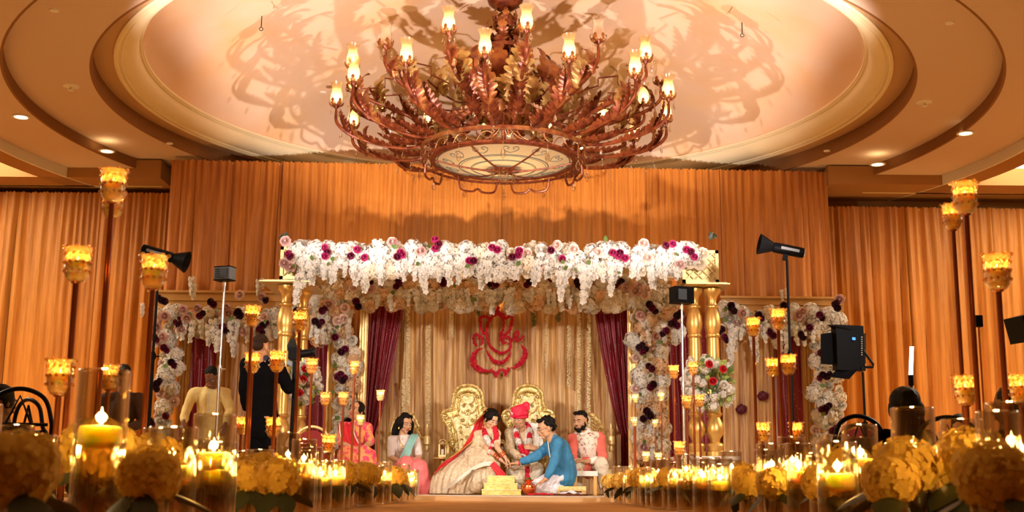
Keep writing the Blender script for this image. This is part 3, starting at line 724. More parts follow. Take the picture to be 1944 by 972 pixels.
def swag(sgn):
    # straight hang down to the tie-back, pulled to the outer post, then falling in
    def f(u, v, a, b):
        w = b-a
        if v > .28: k = ((v-.28)/.72)**.75
        else: k = 0
        uu = u if sgn < 0 else 1-u
        inner = 0.30 + 0.70*k
        x = uu*w*inner
        return a + x if sgn < 0 else b - x
    return f
hang('tieback_curtain', 'maroon sequinned curtain pulled back at the left of the thrones', 'curtain', 690, 768, 540, 16.65, M['maroon'], .035, .11, 8, swag(-1), 60)
hang('tieback_curtain', 'maroon sequinned curtain pulled back at the right of the thrones', 'curtain', 1122, 1202, 545, 16.65, M['maroon'], .035, .11, 9, swag(1), 60)
hang('wing_curtain', 'dark maroon curtain at the outer side of the left wing', 'curtain', 350, 405, 600, YW+.15, M['maroon'], .03, .13, 10)
hang('wing_curtain', 'dark maroon curtain at the inner side of the left wing', 'curtain', 555, 618, 600, YW+.15, M['maroon'], .03, .13, 11)
hang('wing_curtain', 'dark maroon curtain at the inner side of the right wing', 'curtain', 1268, 1345, 600, YW+.15, M['maroon'], .03, .13, 12)
hang('wing_curtain', 'dark maroon curtain at the outer side of the right wing', 'curtain', 1476, 1530, 610, YW+.15, M['maroon'], .03, .13, 13)

# ================================================================== strings of white buds hanging before the curtain
M['bud'] = mat('ivory_buds', (0.88, 0.74, 0.42), 0.7)
M['moss'] = mat('green_amaranthus', (0.16, 0.17, 0.05), 0.8)
def bud_string(px, py0, py1, label, mt, r=.022, name='bud_garland', Y=16.8, sw=0.0):
    a, b = W(px, py0, Y), W(px+sw, py1, Y); L = a.z-b.z; rr = random.Random(int(px)); 
    t = thing(name, label, 'garland', (b.x, Y, b.z))
    MB().tube([(a.x-b.x, 0, max(L+.05, W(900, 548, 16.8).z-b.z)), (a.x-b.x, 0, L)], .002, 4).build('cord', M['goldframe'], t)
    mb = MB(); n = int(L/.020)
    for k in range(n):
        z = L*(k+.5)/n
        for j in range(4):
            q = rr.uniform(0, 6.28); mb.ball((r*.7*cos(q)+(a.x-b.x)*z/L, r*.7*sin(q), z+rr.uniform(-.008, .008)), (r*.62, r*.62, r*.42), n=5, m=3)
    mb.build('buds', mt, t)
rd = MB().tube([(-2.1, 0, 0), (1.75, 0, 0)], .015, 8).build('hanging_rod', M['goldwood'], None, True, (0, 16.8, W(900, 548, 16.8).z)); tag(rd, 'gold rod behind the flower header from which the bud garlands hang', 'rod')
for i, (px, y0, y1) in enumerate([(775,580,770),(813,618,810),(857,575,640),(1037,600,700),(1080,618,735),(1099,597,800),(1118,585,880),(766,720,830)]):
    bud_string(px, y0, y1, ['ivory bud garland beside the left maroon curtain', 'longest ivory bud garland left of the left throne', 'short ivory bud garland left of the red emblem',
        'ivory bud garland just right of the red emblem', 'slim ivory bud garland right of the red emblem, above the right throne', 'thick ivory bud garland left of the right maroon curtain',
        'ivory bud garland along the inner edge of the right maroon curtain', 'lower ivory bud garland beside the left curtain, above the seated young woman'][i], M['bud'], .024 if px != 1037 else .016)
for px, y0, y1, lab in ((1013,560,620,'green hanging amaranthus right of the emblem, under the header'), (1060,565,610,'small green amaranthus trail under the header, left of the right curtain'), (1158,565,620,'brownish green amaranthus trail before the right maroon curtain'), (908,570,600,'small green amaranthus trail above the left of the emblem')):
    bud_string(px, y0, y1, lab, M['moss'], .03, 'amaranthus_trail', 16.8)

# ================================================================== red flower emblem on the curtain
M['redpom'] = mat('red_carnations', (0.62, 0.006, 0.03), .7)
def eq(pts, closed=False, n=10):
    return arc_pts([(x, y, 0) for x, y in pts], n)
em0 = W(947, 650, 16.90)
emb = thing('flower_emblem', 'red flower emblem of a seated elephant-headed deity on the gold curtain', 'emblem', em0)
def stroke(pts, w, name='stroke'):
    """pts in the zoomed crop (5.4x) of the emblem"""
    rr = random.Random(len(pts)*7+int(pts[0][0])); P = []
    for x, y in pts:
        p = W(860+x/5.4, 560+y/5.4, 16.90) - em0; P.append(p)
    Q = arc_pts(P, 8); mb = MB(); acc = 0
    Ls = [0]
    for i in range(1, len(Q)): Ls.append(Ls[-1]+(Q[i]-Q[i-1]).length)
    n = max(3, int(Ls[-1]/.018))
    for k in range(n+1):
        s = Ls[-1]*k/n; i = max(j for j in range(len(Ls)) if Ls[j] <= s+1e-9); i = min(i, len(Q)-2)
        q = Q[i].lerp(Q[i+1], (s-Ls[i])/max(1e-6, Ls[i+1]-Ls[i])); u = k/n
        ww = w(u) if callable(w) else w
        c = q + Vector((rr.uniform(-.3, .3)*ww, 0, rr.uniform(-.3, .3)*ww))
        mb.ball(c, (ww, ww*.7, ww), (rr.random(), rr.random(), rr.random()), n=6, m=4)
        for _ in range(3):
            d = Vector((rr.uniform(-1, 1), -abs(rr.uniform(.3, 1)), rr.uniform(-1, 1))).normalized()
            floret(mb, c+d*ww*.8, d, ww*.7, rr)
    mb.build(name, M['redpom'], emb)
th = .021
tap = lambda u: .008+.030*sin(pi*min(1, max(0, u)))
stroke([(400,170),(430,175),(460,165),(490,185),(520,200)], .018, 'crown'); stroke([(440,165),(455,140),(470,130),(465,115)], .020, 'crown'); stroke([(415,205),(450,190),(500,205),(530,230)], th, 'crown')
stroke([(440,200),(400,230),(360,300),(345,380),(350,450),(380,520),(430,570),(490,595),(550,580),(590,530),(590,470),(570,435),(530,430),(505,450),(510,485),(535,490)], th, 'head_line')
stroke([(450,200),(500,225),(520,280),(515,340),(490,400),(490,450),(515,495)], th*.85, 'trunk_line')
stroke([(375,245),(340,225),(300,220),(278,240),(285,300),(290,360),(310,395),(345,405)], th, 'ear'); stroke([(535,240),(570,222),(610,220),(605,270),(590,330),(565,385),(535,405),(510,400)], th, 'ear')
stroke([(240,520),(210,470),(215,420),(245,400),(280,430),(300,440),(300,480),(290,510)], th*.9, 'hand'); stroke([(280,430),(260,445)], th*.8, 'hand')
stroke([(620,465),(630,420),(650,370),(675,405),(650,430),(640,465),(690,460),(720,430)], th*.85, 'hand')
stroke([(345,570),(370,620),(410,670),(460,690),(520,680),(565,640),(590,590)], lambda u: .010+.020*sin(pi*u), 'belly_line')
stroke([(320,545),(260,560),(215,610),(205,680),(240,740),(300,775),(370,775),(415,745)], lambda u: .006+.034*sin(pi*u), 'leg_line')
stroke([(690,505),(725,550),(740,600),(720,660),(680,710),(640,740),(590,745)], lambda u: .006+.034*sin(pi*u), 'leg_line')
for cx_, cy_ in ((440, 800), (537, 778)):
    stroke([(cx_-35,cy_-15),(cx_-15,cy_-5),(cx_,cy_+25),(cx_+3,cy_+40)], .022, 'heart'); stroke([(cx_+32,cy_-25),(cx_+20,cy_-5),(cx_+5,cy_+20)], .024, 'heart')
# ================================================================== chandelier
M['bronze'] = mat('red_bronze', (0.085, 0.012, 0.004), 0.35, 0.45, noise_=(14, (0.22, 0.05, 0.012), 3))
M['leafgold'] = mat('gilded_leaf', (0.34, 0.13, 0.03), 0.40, 0.5, noise_=(9, (0.16, 0.03, 0.008), 3))
M['leafpale'] = mat('pale_gilded_leaf', (0.50, 0.36, 0.12), 0.42, 0.5, noise_=(9, (0.28, 0.13, 0.03), 3))
M['crystal'] = glassy('crystal', (0.97, 0.93, 0.86), 0.5, 0.05)
M['bulb'] = glow('bulb', (1.0, 0.80, 0.42), 30)
M['shade'] = glassy('frosted_shade', (1.0, 0.93, 0.72), 0.12, 0.2, 0.62, (1.0, 0.86, 0.52))
M['shadeclear'] = glassy('clear_shade', (1.0, 0.97, 0.9), 0.3, 0.05)
def acanthus(name, mt, L=0.3, w=0.08, curl=0.6, lobes=5, cup=0.35):
    """lobed leaf along +X, curling to +Z"""
    mb = MB(); n = lobes*4; vv = []
    for i in range(n+1):
        u = i/n; env = (sin(pi*min(1, u*0.93+0.07))**0.75)
        saw = abs(sin(pi*u*lobes))**.55
        ww = w*env*(0.55+0.45*saw) if i < n else 0.002
        a = curl*u*u*1.6
        x = L*u*cos(a*.6); z = L*u*sin(a*.75)
        e = .035*L*(saw-.3); rz = .10*w*saw*(i % 2)
        vv += [(x + e, -ww, z + cup*ww + rz), (x, -ww*.5, z+cup*ww*.25-rz), (x, 0, z-.012), (x, ww*.5, z+cup*ww*.25-rz), (x + e, ww, z + cup*ww + rz)]
    ff = [(i*5+k, i*5+k+1, i*5+k+6, i*5+k+5) for i in range(n) for k in range(4)]
    mb.add(vv, ff); return mb.mesh(name, mt, 'all')
LEAFA = [acanthus('acanthus_leaf', M['leafgold'], .44, .13, .9), acanthus('acanthus_leaf_pale', M['leafpale'], .44, .17, 1.0), acanthus('acanthus_leaf_long', M['bronze'], .62, .11, .25, 8, .5), acanthus('cup_leaf', M['leafgold'], .10, .035, 1.0, 3)]
mb = MB(); mb.lathe([(.001, -.105), (.014, -.085), (.020, -.06), (.012, -.03), (.003, -.012), (.001, 0)], 6); mb.ball((0, 0, .010), .008, n=6, m=4); mb.ball((0, 0, .028), .007, n=6, m=4)
CRY = mb.mesh('crystal_drop', M['crystal'], False)
mb = MB(); sp = [(.042, 0), (.062, .03), (.076, .075), (.072, .135), (.058, .185), (.058, .22), (.070, .26), (.086, .29)]
mb.lathe(sp, 20, cap=False, wob=lambda a, i: 1 + (.06*sin(a*10) if i >= 6 else 0)); SHADE = mb.mesh('hurricane_shade', M['shade'], 'all')
mb = MB(); mb.lathe(sp, 20, cap=False, wob=lambda a, i: 1 + (.06*sin(a*10) if i >= 6 else 0)); SHADEC = mb.mesh('hurricane_shade_clear', M['shadeclear'], 'all')
BULB = MB().ball((0, 0, .085), (.024,.024,.045), n=10, m=8).mesh('bulb', M['bulb'], 'all')
def aim(rz=0, ry=0, rx=0): return Euler((rx, ry, rz))
ch = thing('chandelier', 'huge round bronze chandelier with acanthus leaves and glass shades under the dome', 'chandelier', (CX, CY, 0))
def cup(parent, x, z, lit=True, phi=0):
    mb = MB().lathe([(.012, -.16), (.018, -.1), (.012, -.07), (.030, -.03), (.050, -.005), (.052, 0), (.02, .0)], 12, Matrix.Translation((x, 0, z)))
    mb.build('cup', M['bronze'], parent)
    for k in range(6):
        a = k*pi/3; link('cup_leaf', LEAFA[3], parent, (x+.03*cos(a), .03*sin(a), z-.02), (0, 0, a))
    link('glass_shade', SHADE if lit else SHADEC, parent, (x, 0, z))
    if lit: link('bulb', BULB, parent, (x, 0, z))
    for a in (0.6, 2.4, 4.4): link('crystal_drop', CRY, parent, (x+.075*cos(a), .075*sin(a), z-.05), (0, 0, a))
LIT = []
def arm(kind, az, lit=True):
    o = None
    if kind == 'A':
        pts = arc_pts([(0.98, 0, 4.34), (1.25, 0, 4.26), (1.6, 0, 4.30), (1.95, 0, 4.40), (2.15, 0, 4.55), (2.17, 0, 4.72)], 6); cupx, cupz = 2.17, 4.80
    else:
        pts = arc_pts([(0.98, 0, 4.36), (1.2, 0, 4.56), (1.5, 0, 4.68), (1.8, 0, 4.76), (2.02, 0, 4.92), (2.03, 0, 5.08)], 6); cupx, cupz = 2.03, 5.16
    dz = CZ
    pts = [Vector((p.x, p.y, p.z+dz)) for p in pts]; cupz += dz
    o = MB().tube(pts, [.016+.010*sin(pi*i/(len(pts)-1)) for i in range(len(pts))], 7).build('arm', M['bronze'], ch)
    if kind == 'A':
        link('acanthus_leaf', LEAFA[2], o, (1.02, 0, 4.33+dz), (0, 0.10, 0)); link('acanthus_leaf', LEAFA[2], o, (1.45, .01, 4.27+dz), (0, -.12, 0))
        link('acanthus_leaf', LEAFA[0], o, (1.80, 0, 4.33+dz), (pi*.0, -.35, 0)); link('acanthus_leaf', LEAFA[2], o, (1.95, 0, 4.36+dz), (0.5, -.9, 0), .7)
        link('crystal_drop', CRY, o, (1.3, 0, 4.22+dz)); link('crystal_drop', CRY, o, (1.75, 0, 4.28+dz)); link('crystal_drop', CRY, o, (2.1, 0, 4.44+dz))
    else:
        link('acanthus_leaf', LEAFA[2], o, (1.0, 0, 4.40+dz), (0, -.55, 0), 1.0); link('acanthus_leaf', LEAFA[2], o, (1.35, 0, 4.60+dz), (0, -.3, 0), .9)
        link('acanthus_leaf', LEAFA[1], o, (1.62, -.02, 4.68+dz), (0, -.75, 0.25), 1.0); link('acanthus_leaf', LEAFA[0], o, (1.9, .02, 4.78+dz), (.3, -1.0, 0), .75)
        MB().tube([(1.05, .06, 4.92+dz), (1.35, .06, 4.96+dz), (1.35, .06, 5.06+dz), (1.62, .06, 5.04+dz), (1.62, .06, 4.92+dz), (1.95, .06, 4.86+dz)], .011, 4).build('key_bar', M['bronze'], o)
        link('crystal_drop', CRY, o, (1.5, 0, 4.64+dz)); link('crystal_drop', CRY, o, (1.15, 0, 4.48+dz)); link('crystal_drop', CRY, o, (1.92, .05, 4.78+dz))
    cup(o, cupx, cupz, lit)
    o.rotation_euler[2] = az
    if lit:
        LIT.append((CX + cupx*cos(az), CY + cupx*sin(az), cupz+.09))
    return o
NA = 14
protos = {}
def kids_of(o): return [c for c in list(C.objects) if c.parent == o]
for kind, off in (('A', 0.13), ('B', 0.13 + pi/14)):
    for k in range(NA):
        az = off + 2*pi*k/NA
        lit = not ((kind, k) in (('B', 13), ('B', 8), ('A', 5), ('B', 11)))
        if (kind, lit) not in protos:
            o = arm(kind, az, lit); protos[(kind, lit)] = (o, kids_of(o))
        else:
            src, ks = protos[(kind, lit)]
            c = src.copy(); C.objects.link(c); c.parent = ch; c.rotation_euler[2] = az
            for q in ks:
                d = q.copy(); C.objects.link(d); d.parent = c
            if lit:
                cx_, cz_ = (2.17, 4.80+CZ) if kind == 'A' else (2.03, 5.16+CZ)
                LIT.append((CX + cx_*cos(az), CY + cx_*sin(az), cz_+.09))
for p in LIT: lamp('bulb_light', 'POINT', p, 6.0, (1.0, 0.50, 0.15), size=0.03)
# stem, cap, chain
Zc = lambda h: h + CZ
MB().lathe([(.001, Zc(4.1)), (.03, Zc(4.12)), (.03, Zc(5.98)), (.045, Zc(6.0)), (.001, Zc(6.05))], 10).build('stem', M['bronze'], ch)
MB().lathe([(.001, Zc(6.20)), (.10, Zc(6.22)), (.22, Zc(6.30)), (.26, Zc(6.42)), (.27, Zc(6.50))], 24).build('canopy', M['bronze'], ch)
for k in range(4):
    pts = [(.018*cos(a), 0, Zc(6.08+k*.042)+.030*sin(a)) for a in [j/10*2*pi for j in range(10)]]
    if k % 2: pts = [(0, x, z) for x, _, z in pts]
    MB().tube(pts, .006, 5, closed=True).build('chain_link', M['bronze'], ch)
def hoop(r, z, t, h, mt='bronze', name='hoop'):
    return MB().lathe([(r-t, Zc(z)), (r+t, Zc(z)), (r+t, Zc(z+h)), (r-t, Zc(z+h))], 48, close=True).build(name, M[mt], ch, False)
hoop(.36, 5.60, .012, .05); hoop(.30, 4.9, .010, .03)
for k in range(8):                                # central cage bars and scrolls
    a = k*pi/4+.2; c_, s_ = cos(a), sin(a)
    f = lambda r, z: (r*c_, r*s_, Zc(z))
    MB().tube(arc_pts([f(.03, 5.95), f(.16, 5.82), f(.34, 5.70), f(.36, 5.62), f(.30, 5.3), f(.20, 5.05), f(.30, 4.9)], 5), .012, 5).build('cage_bar', M['bronze'], ch)
    MB().tube(arc_pts([f(.04, 4.75), f(.12, 4.55), f(.34, 4.38), f(.60, 4.36), f(.62, 4.44), f(.54, 4.46)], 5), .012, 5).build('scroll', M['bronze'], ch)
    MB().tube(arc_pts([f(.05, 5.50), f(.16, 5.74), f(.24, 5.70), f(.24, 5.60)], 5), .012, 5).build('scroll', M['bronze'], ch)
for k in range(12):                               # leaf sprays round the stem
    a = k*pi/6 + .1
    def lf(i, r, z, ry, sc, az=a):
        link('acanthus_leaf', LEAFA[i], ch, (r*cos(az), r*sin(az), Zc(z)), (0, ry, az), sc)
    lf(1, .55, 4.78, -.8, 1.05, a); lf(0, .30, 4.72, -1.25, 1.3, a+.26); lf(0, .34, 5.05, -1.1, 1.2); lf(0, .48, 5.0, -.55, 1.2, a+.3)
    lf(1 if k % 2 else 0, .95, 4.82, -.75, .95, a+.05); lf(2, .40, 4.9, .75, .9, a+.15)
    if k % 2 == 0: lf(0, .10, 5.90, -.9, .6); lf(0, .08, 6.0, -.4, .45, a+.5); lf(0, .28, 5.55, -1.3, .8, a+.2); lf(0, .12, 5.78, -.3, .6, a+.3)
    MB().tube(arc_pts([(.3*cos(a), .3*sin(a), Zc(4.95)), (.7*cos(a), .7*sin(a), Zc(4.80)), (1.0*cos(a), 1.0*sin(a), Zc(4.90)), (1.18*cos(a), 1.18*sin(a), Zc(5.0))], 5), .012, 5).build('branch', M['bronze'], ch)
    link('crystal_drop', CRY, ch, (1.18*cos(a), 1.18*sin(a), Zc(4.96)), (0, 0, 0), 1.3)
    link('crystal_drop', CRY, ch, (.62*cos(a+.2), .62*sin(a+.2), Zc(5.18)), (0, 0, 0), 1.3)
# bowl with its two rings
hoop(1.06, 4.26, .014, .05, 'leafgold', 'outer_ring'); hoop(1.05, 4.10, .012, .03, 'bronze', 'outer_ring'); hoop(.92, 4.12, .03, .04, 'bronze', 'bowl_ring')
mb = MB()
for k in range(20):                               # scroll band between the rings
    a0 = 2*pi*k/20
    def q(da, z): a = a0+da; return (1.05*cos(a), 1.05*sin(a), Zc(z))
    mb.tube(arc_pts([q(0, 4.13), q(.06, 4.22), q(.14, 4.24), q(.19, 4.19), q(.16, 4.15), q(.12, 4.18)], 4), .006, 4, cap=False)
    mb.tube(arc_pts([q(.16, 4.25), q(.22, 4.17), q(.30, 4.14)], 4), .006, 4, cap=False)
mb.build('scroll_band', M['leafgold'], ch)
M['alabaster'] = glassy('alabaster', (0.30, 0.26, 0.20), .12, .3, .93, (0.92, .84, .66))
nt = M['alabaster'].node_tree
def bz(r): return 4.02 + .13*(r/.89)**2
MB().lathe([(max(.001, r), Zc(bz(r))) for r in [i/14*.89 for i in range(15)]], 64, cap=False).build('alabaster_bowl', M['alabaster'], ch, 'all')
mb = MB()
for r, t in ((.86, .010), (.58, .008), (.55, .004), (.42, .006), (.40, .003), (.22, .006)):
    mb.tube([(r*cos(a), r*sin(a), Zc(bz(r)-.004)) for a in [j/64*2*pi for j in range(64)]], t, 5, closed=True)
for k in range(12):                               # heart scrolls engraved round the bowl
    a0 = 2*pi*k/12+.13; c_, s_ = cos(a0), sin(a0)
    for sg in (-1, 1):
        P = []
        for (t, rr_) in ((0, .64), (.06, .68), (.10, .74), (.075, .79), (.03, .775), (.035, .735), (.055, .745)):
            P.append(((rr_)*c_ - sg*t*s_, rr_*s_ + sg*t*c_, Zc(bz(rr_)-.004)))
        mb.tube(arc_pts(P, 4), .006, 4, cap=False)
mb.build('painted_scrolls', mat('grey_scroll_paint', (.10, .085, .05), .7), ch)
for k in range(6):
    a = k*pi/3+.05; P = [(r*cos(a), r*sin(a), Zc(bz(r)-.012)) for r in (.06, .3, .6, .9)]
    MB().tube(P, [.018, .013, .012, .012], 6).build('bowl_strap', M['bronze'], ch)
for k in range(10):
    a = k*2*pi/10; link('acanthus_leaf', LEAFA[0], ch, (.03*cos(a), .03*sin(a), Zc(4.0)), (0, .15*(k % 2), a), .55)
    link('crystal_drop', CRY, ch, (.16*cos(a), .16*sin(a), Zc(3.98)), (0, 0, 0), 1.1)
MB().lathe([(.001, Zc(3.86)), (.03, Zc(3.88)), (.04, Zc(3.92)), (.02, Zc(3.97)), (.012, Zc(4.02))], 12).build('finial', M['crystal'], ch)
CH2 = []
for k in range(12):                               # bead strings with drops from the outer ring
    a = 2*pi*k/12; mb = MB()
    for j in range(9): mb.ball((1.08*cos(a), 1.08*sin(a), Zc(4.26-.022*j)), .010, n=5, m=3)
    mb.build('bead_string', M['crystal'], ch); link('crystal_drop', CRY, ch, (1.08*cos(a), 1.08*sin(a), Zc(4.04)), (0, 0, 0), 1.6)
for k in range(4):                                # little scrolled feet under the far side of the ring
    a = (.35, 1.2, 1.94, 2.79)[k]
    f = lambda r, z, d=0: (r*cos(a)-d*sin(a), r*sin(a)+d*cos(a), Zc(z))
    o = MB().tube(arc_pts([f(.98, 4.12, -.28), f(1.0, 3.98, -.24), f(1.0, 3.96, -.08), f(1.0, 4.0, 0), f(1.0, 3.96, .08), f(1.0, 3.98, .24), f(.98, 4.12, .28)], 5), .016, 6).build('foot_scroll', M['bronze'], ch)
lamp('bowl_light', 'POINT', (CX, CY, Zc(4.45)), 26, (1.0, 0.72, 0.36), size=0.25)
# ================================================================== candle aisle
M['clear'] = glassy('clear_vase_glass', (0.97, 0.955, 0.92), 0.24, 0.03)
M['water'] = glassy('vase_water', (0.93, 0.82, 0.60), 0.14, 0.03)
M['votive'] = glassy('amber_pressed_glass', (0.93, 0.66, 0.30), 0.42, 0.12, 0.22, (1.0, 0.62, 0.20), bumps=(60, 1.0))
M['votiveclear'] = glassy('clear_pressed_glass', (0.96, 0.90, 0.80), 0.40, 0.12, 0.25, (1.0, 0.85, 0.65), bumps=(60, 1.0))
M['wax'] = mat('ivory_wax', (1.0, 0.88, 0.52), 0.5)
b_ = M['wax'].node_tree.nodes['Principled BSDF']; b_.inputs['Subsurface Weight'].default_value = 0.8; b_.inputs['Subsurface Radius'].default_value = (1, .75, .42); b_.inputs['Subsurface Scale'].default_value = .035
M['flame'] = glow('flame', (1.0, 0.66, 0.20), 22.0)
M['copperpole'] = mat('copper_pole', (0.24, 0.055, 0.015), 0.32, 0.6)
FLAME = MB().lathe([(.0005, 0), (.004, .003), (.0062, .010), (.005, .018), (.0025, .028), (.0004, .037)], 8).mesh('flame', M['flame'], 'all')
FC = (1.0, 0.54, 0.12)
def vase_proto(rad, h, water, cand=True, tall=False):
    t = thing('candle_vase', 'x', 'candle vase')
    mb = MB(); b = rad-.004
    mb.lathe([(.001, .003), (rad-.003, .003), (rad, .006), (rad, h-.002), (rad-.002, h), (b-.002, h-.002), (b-.002, .014), (.001, .014)], 24, cap=False)
    mb.build('glass_cylinder', M['clear'], t)
    if water > 0:
        MB().lathe([(.001, .016), (b-.004, .016), (b-.004, water), (.001, water)], 20, cap=False).build('water', M['water'], t)
    if cand:
        ch_ = .036; cr = rad-.010
        c = MB().lathe([(.001, water-.012), (cr*.86, water-.010), (cr, water), (cr, water+ch_-.008), (cr*.93, water+ch_-.001), (cr*.8, water+ch_), (.006, water+ch_-.004), (.001, water+ch_-.004)], 20, cap=False).build('floating_candle', M['wax'], t)
        MB().tube([(0, 0, water+ch_-.006), (.001, 0, water+ch_+.010)], .0012, 5).build('wick', M['black'], c)
        link('flame', FLAME, c, (0, 0, water+ch_+.004))
    t['fz'] = water+ch_+.024 if cand else 0
    return t
VP = {}
for (k, rad, h, w) in (('tall', .058, .37, .215), ('mid', .058, .33, .19), ('low', .058, .27, .145), ('slim', .045, .30, .165)):
    t = vase_proto(rad, h, w); VP[k] = t; index_kids(t) if False else None
bpy.context.view_layer.update()
for t in VP.values(): index_kids(t)
used = set()
VL = []
def vase(k, x, y, lab_side, z=0.0, light=True):
    src = VP[k]
    if k not in used: used.add(k); o = src; o.location = (x, y, z)
    else: o = dup(src, (x, y, z), R.uniform(0, 6.28))
    sc = R.uniform(.95, 1.06); o.scale = (1, 1, sc)
    VL.append((o, k, lab_side, y))
    if light: lamp('candle_light', 'POINT', (x, y, z+src['fz']*sc), 3.6 if y < 5 else 3.8, FC, size=0.012)
    return o
# hydrangea vases
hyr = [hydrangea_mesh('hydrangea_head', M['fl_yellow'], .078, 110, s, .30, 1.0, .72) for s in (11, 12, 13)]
big_leaf = leaf_mesh('hydrangea_leaf', M['leafdark'], .13, .042, .25)
def hyd_proto(i):
    t = thing('hydrangea_vase', 'x', 'flower vase')
    MB().lathe([(.001, .003), (.05, .003), (.052, .008), (.052, .158), (.050, .16), (.047, .158), (.047, .014), (.001, .014)], 20, cap=False).build('glass_cylinder', M['clear'], t)
    MB().lathe([(.001, .016), (.045, .016), (.045, .10), (.001, .10)], 16, cap=False).build('water', M['water'], t)
    MB().tube([(0, 0, .02), (.012, 0, .12), (0, 0, .18)], .004, 6).build('stem', M['leafdark'], t)
    rr = random.Random(i)
    mb = MB(); 
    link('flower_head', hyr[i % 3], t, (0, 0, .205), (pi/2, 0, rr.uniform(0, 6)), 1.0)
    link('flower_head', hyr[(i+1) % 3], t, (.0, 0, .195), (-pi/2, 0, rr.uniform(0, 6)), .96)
    for k in range(3):
        a = rr.uniform(0, 6.28); l = link('leaf', big_leaf, t, (.05*cos(a), .05*sin(a), .155), (rr.uniform(1.7, 2.5), 0, a+pi/2), rr.uniform(.8, 1.25))
    return t
HP = [hyd_proto(i) for i in range(3)]
bpy.context.view_layer.update()
for t in HP: index_kids(t)
hused = set(); HL = []
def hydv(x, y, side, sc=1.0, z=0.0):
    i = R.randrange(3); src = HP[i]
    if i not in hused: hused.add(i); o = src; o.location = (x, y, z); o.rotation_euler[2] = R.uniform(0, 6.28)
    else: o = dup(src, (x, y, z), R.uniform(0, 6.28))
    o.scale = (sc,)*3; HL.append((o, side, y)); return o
def gx(px, Y): return W(px, 900, Y).x
# nearest pieces placed one by one, the rest fall in loose double rows down to the stage
near_v = [('tall', 185, 2.75, 'left'), ('low', 60, 3.1, 'left'), ('mid', 403, 3.35, 'left'), ('mid', 300, 4.1, 'left'), ('tall', 545, 5.9, 'left'), ('mid', 590, 6.3, 'left'), ('low', 492, 5.1, 'left'), ('mid', 460, 6.6, 'left'), ('low', 325, 2.9, 'left'),
          ('tall', 1738, 3.3, 'right'), ('mid', 1635, 4.0, 'right'), ('low', 1590, 3.5, 'right'), ('mid', 1830, 3.5, 'right'), ('mid', 1925, 2.9, 'right'), ('low', 1690, 4.4, 'right'), ('tall', 1505, 5.1, 'right'), ('mid', 1455, 5.6, 'right'), ('low', 1540, 5.0, 'right')]
near_h = [(30, 1.95, 'left', .92), (285, 2.55, 'left', .9), (470, 4.4, 'left', .92), (530, 3.75, 'left', .9), (420, 4.9, 'left', 1.0), (10, 3.2, 'left', .95),
          (1885, 2.25, 'right', .95), (1560, 3.9, 'right', .92), (1470, 4.6, 'right', .92), (1690, 3.0, 'right', 0.92), (1790, 3.9, 'right', 1.0), (1420, 5.4, 'right', .92)]
occ = []
for k, px, Y, s in near_v: x = gx(px, Y); vase(k, x, Y, s); occ.append((x, Y))
for px, Y, s, sc in near_h:
    x = gx(px, Y); hydv(x, Y, s, sc*.88); occ.append((x, Y))
def free(x, y, d=0.15): return all((x-a)**2+(y-b)**2 > d*d for a, b in occ)
for side, sg, inner in (('left', -1, 0.94), ('right', 1, 0.97)):
    y = 2.7; i = 0
    while y < 12.75:
        inn = inner + (0.02 if side == 'right' else 0) 
        for row, (off, w_) in enumerate(((0.0, .09), (.17, .10), (.36, .12), (.58, .15))):
            x = sg*(inn + off + R.uniform(0, w_)); yy = y + R.uniform(-.10, .10)
            if not free(x, yy, .15 if yy > 5.5 else .135): continue
            if yy < 5.4 and abs(x) > 0.44*yy + .1: continue
            occ.append((x, yy))
            if R.random() < (.42, .62, .50, .25)[row]: hydv(x, yy, side, R.uniform(.95, 1.1))
            else:
                far = yy > 10
                vase(R.choice(('slim', 'low', 'mid') if far or row == 0 else ('mid', 'tall', 'low', 'slim')), x, yy, side, light=(row != 2))
            i += 1
        i += 1
        y += 0.30 + (0.12 if y < 8 else 0)
for side in ('left', 'right'):
    vv = sorted([v for v in VL if v[2] == side], key=lambda v: v[3])
    nm = {'tall': 'tall', 'mid': 'medium', 'low': 'short', 'slim': 'slim'}
    cnt = {}
    ordn = ['nearest', 'second nearest', 'third nearest', 'fourth nearest', 'fifth nearest', 'sixth nearest', 'seventh nearest', 'eighth nearest', 'ninth nearest', 'tenth nearest', 'eleventh nearest', 'twelfth nearest'] 
    ordn += ['%dth nearest' % k for k in range(13, 60)]
    for o, k, s, y in vv:
        c = cnt.get(k, 0); cnt[k] = c+1
        o['label'] = '%s glass cylinder with floating lit candle, %s of its size %s of the aisle' % (nm[k], ordn[c], side)
        o['group'] = 'candle vases lining the aisle'
    hh = sorted([v for v in HL if v[1] == side], key=lambda v: v[2])
    for c, (o, s, y) in enumerate(hh):
        o['label'] = 'glass vase of yellow hydrangea, %s hydrangea %s of the aisle' % (ordn[c], side); o['group'] = 'hydrangea vases lining the aisle'

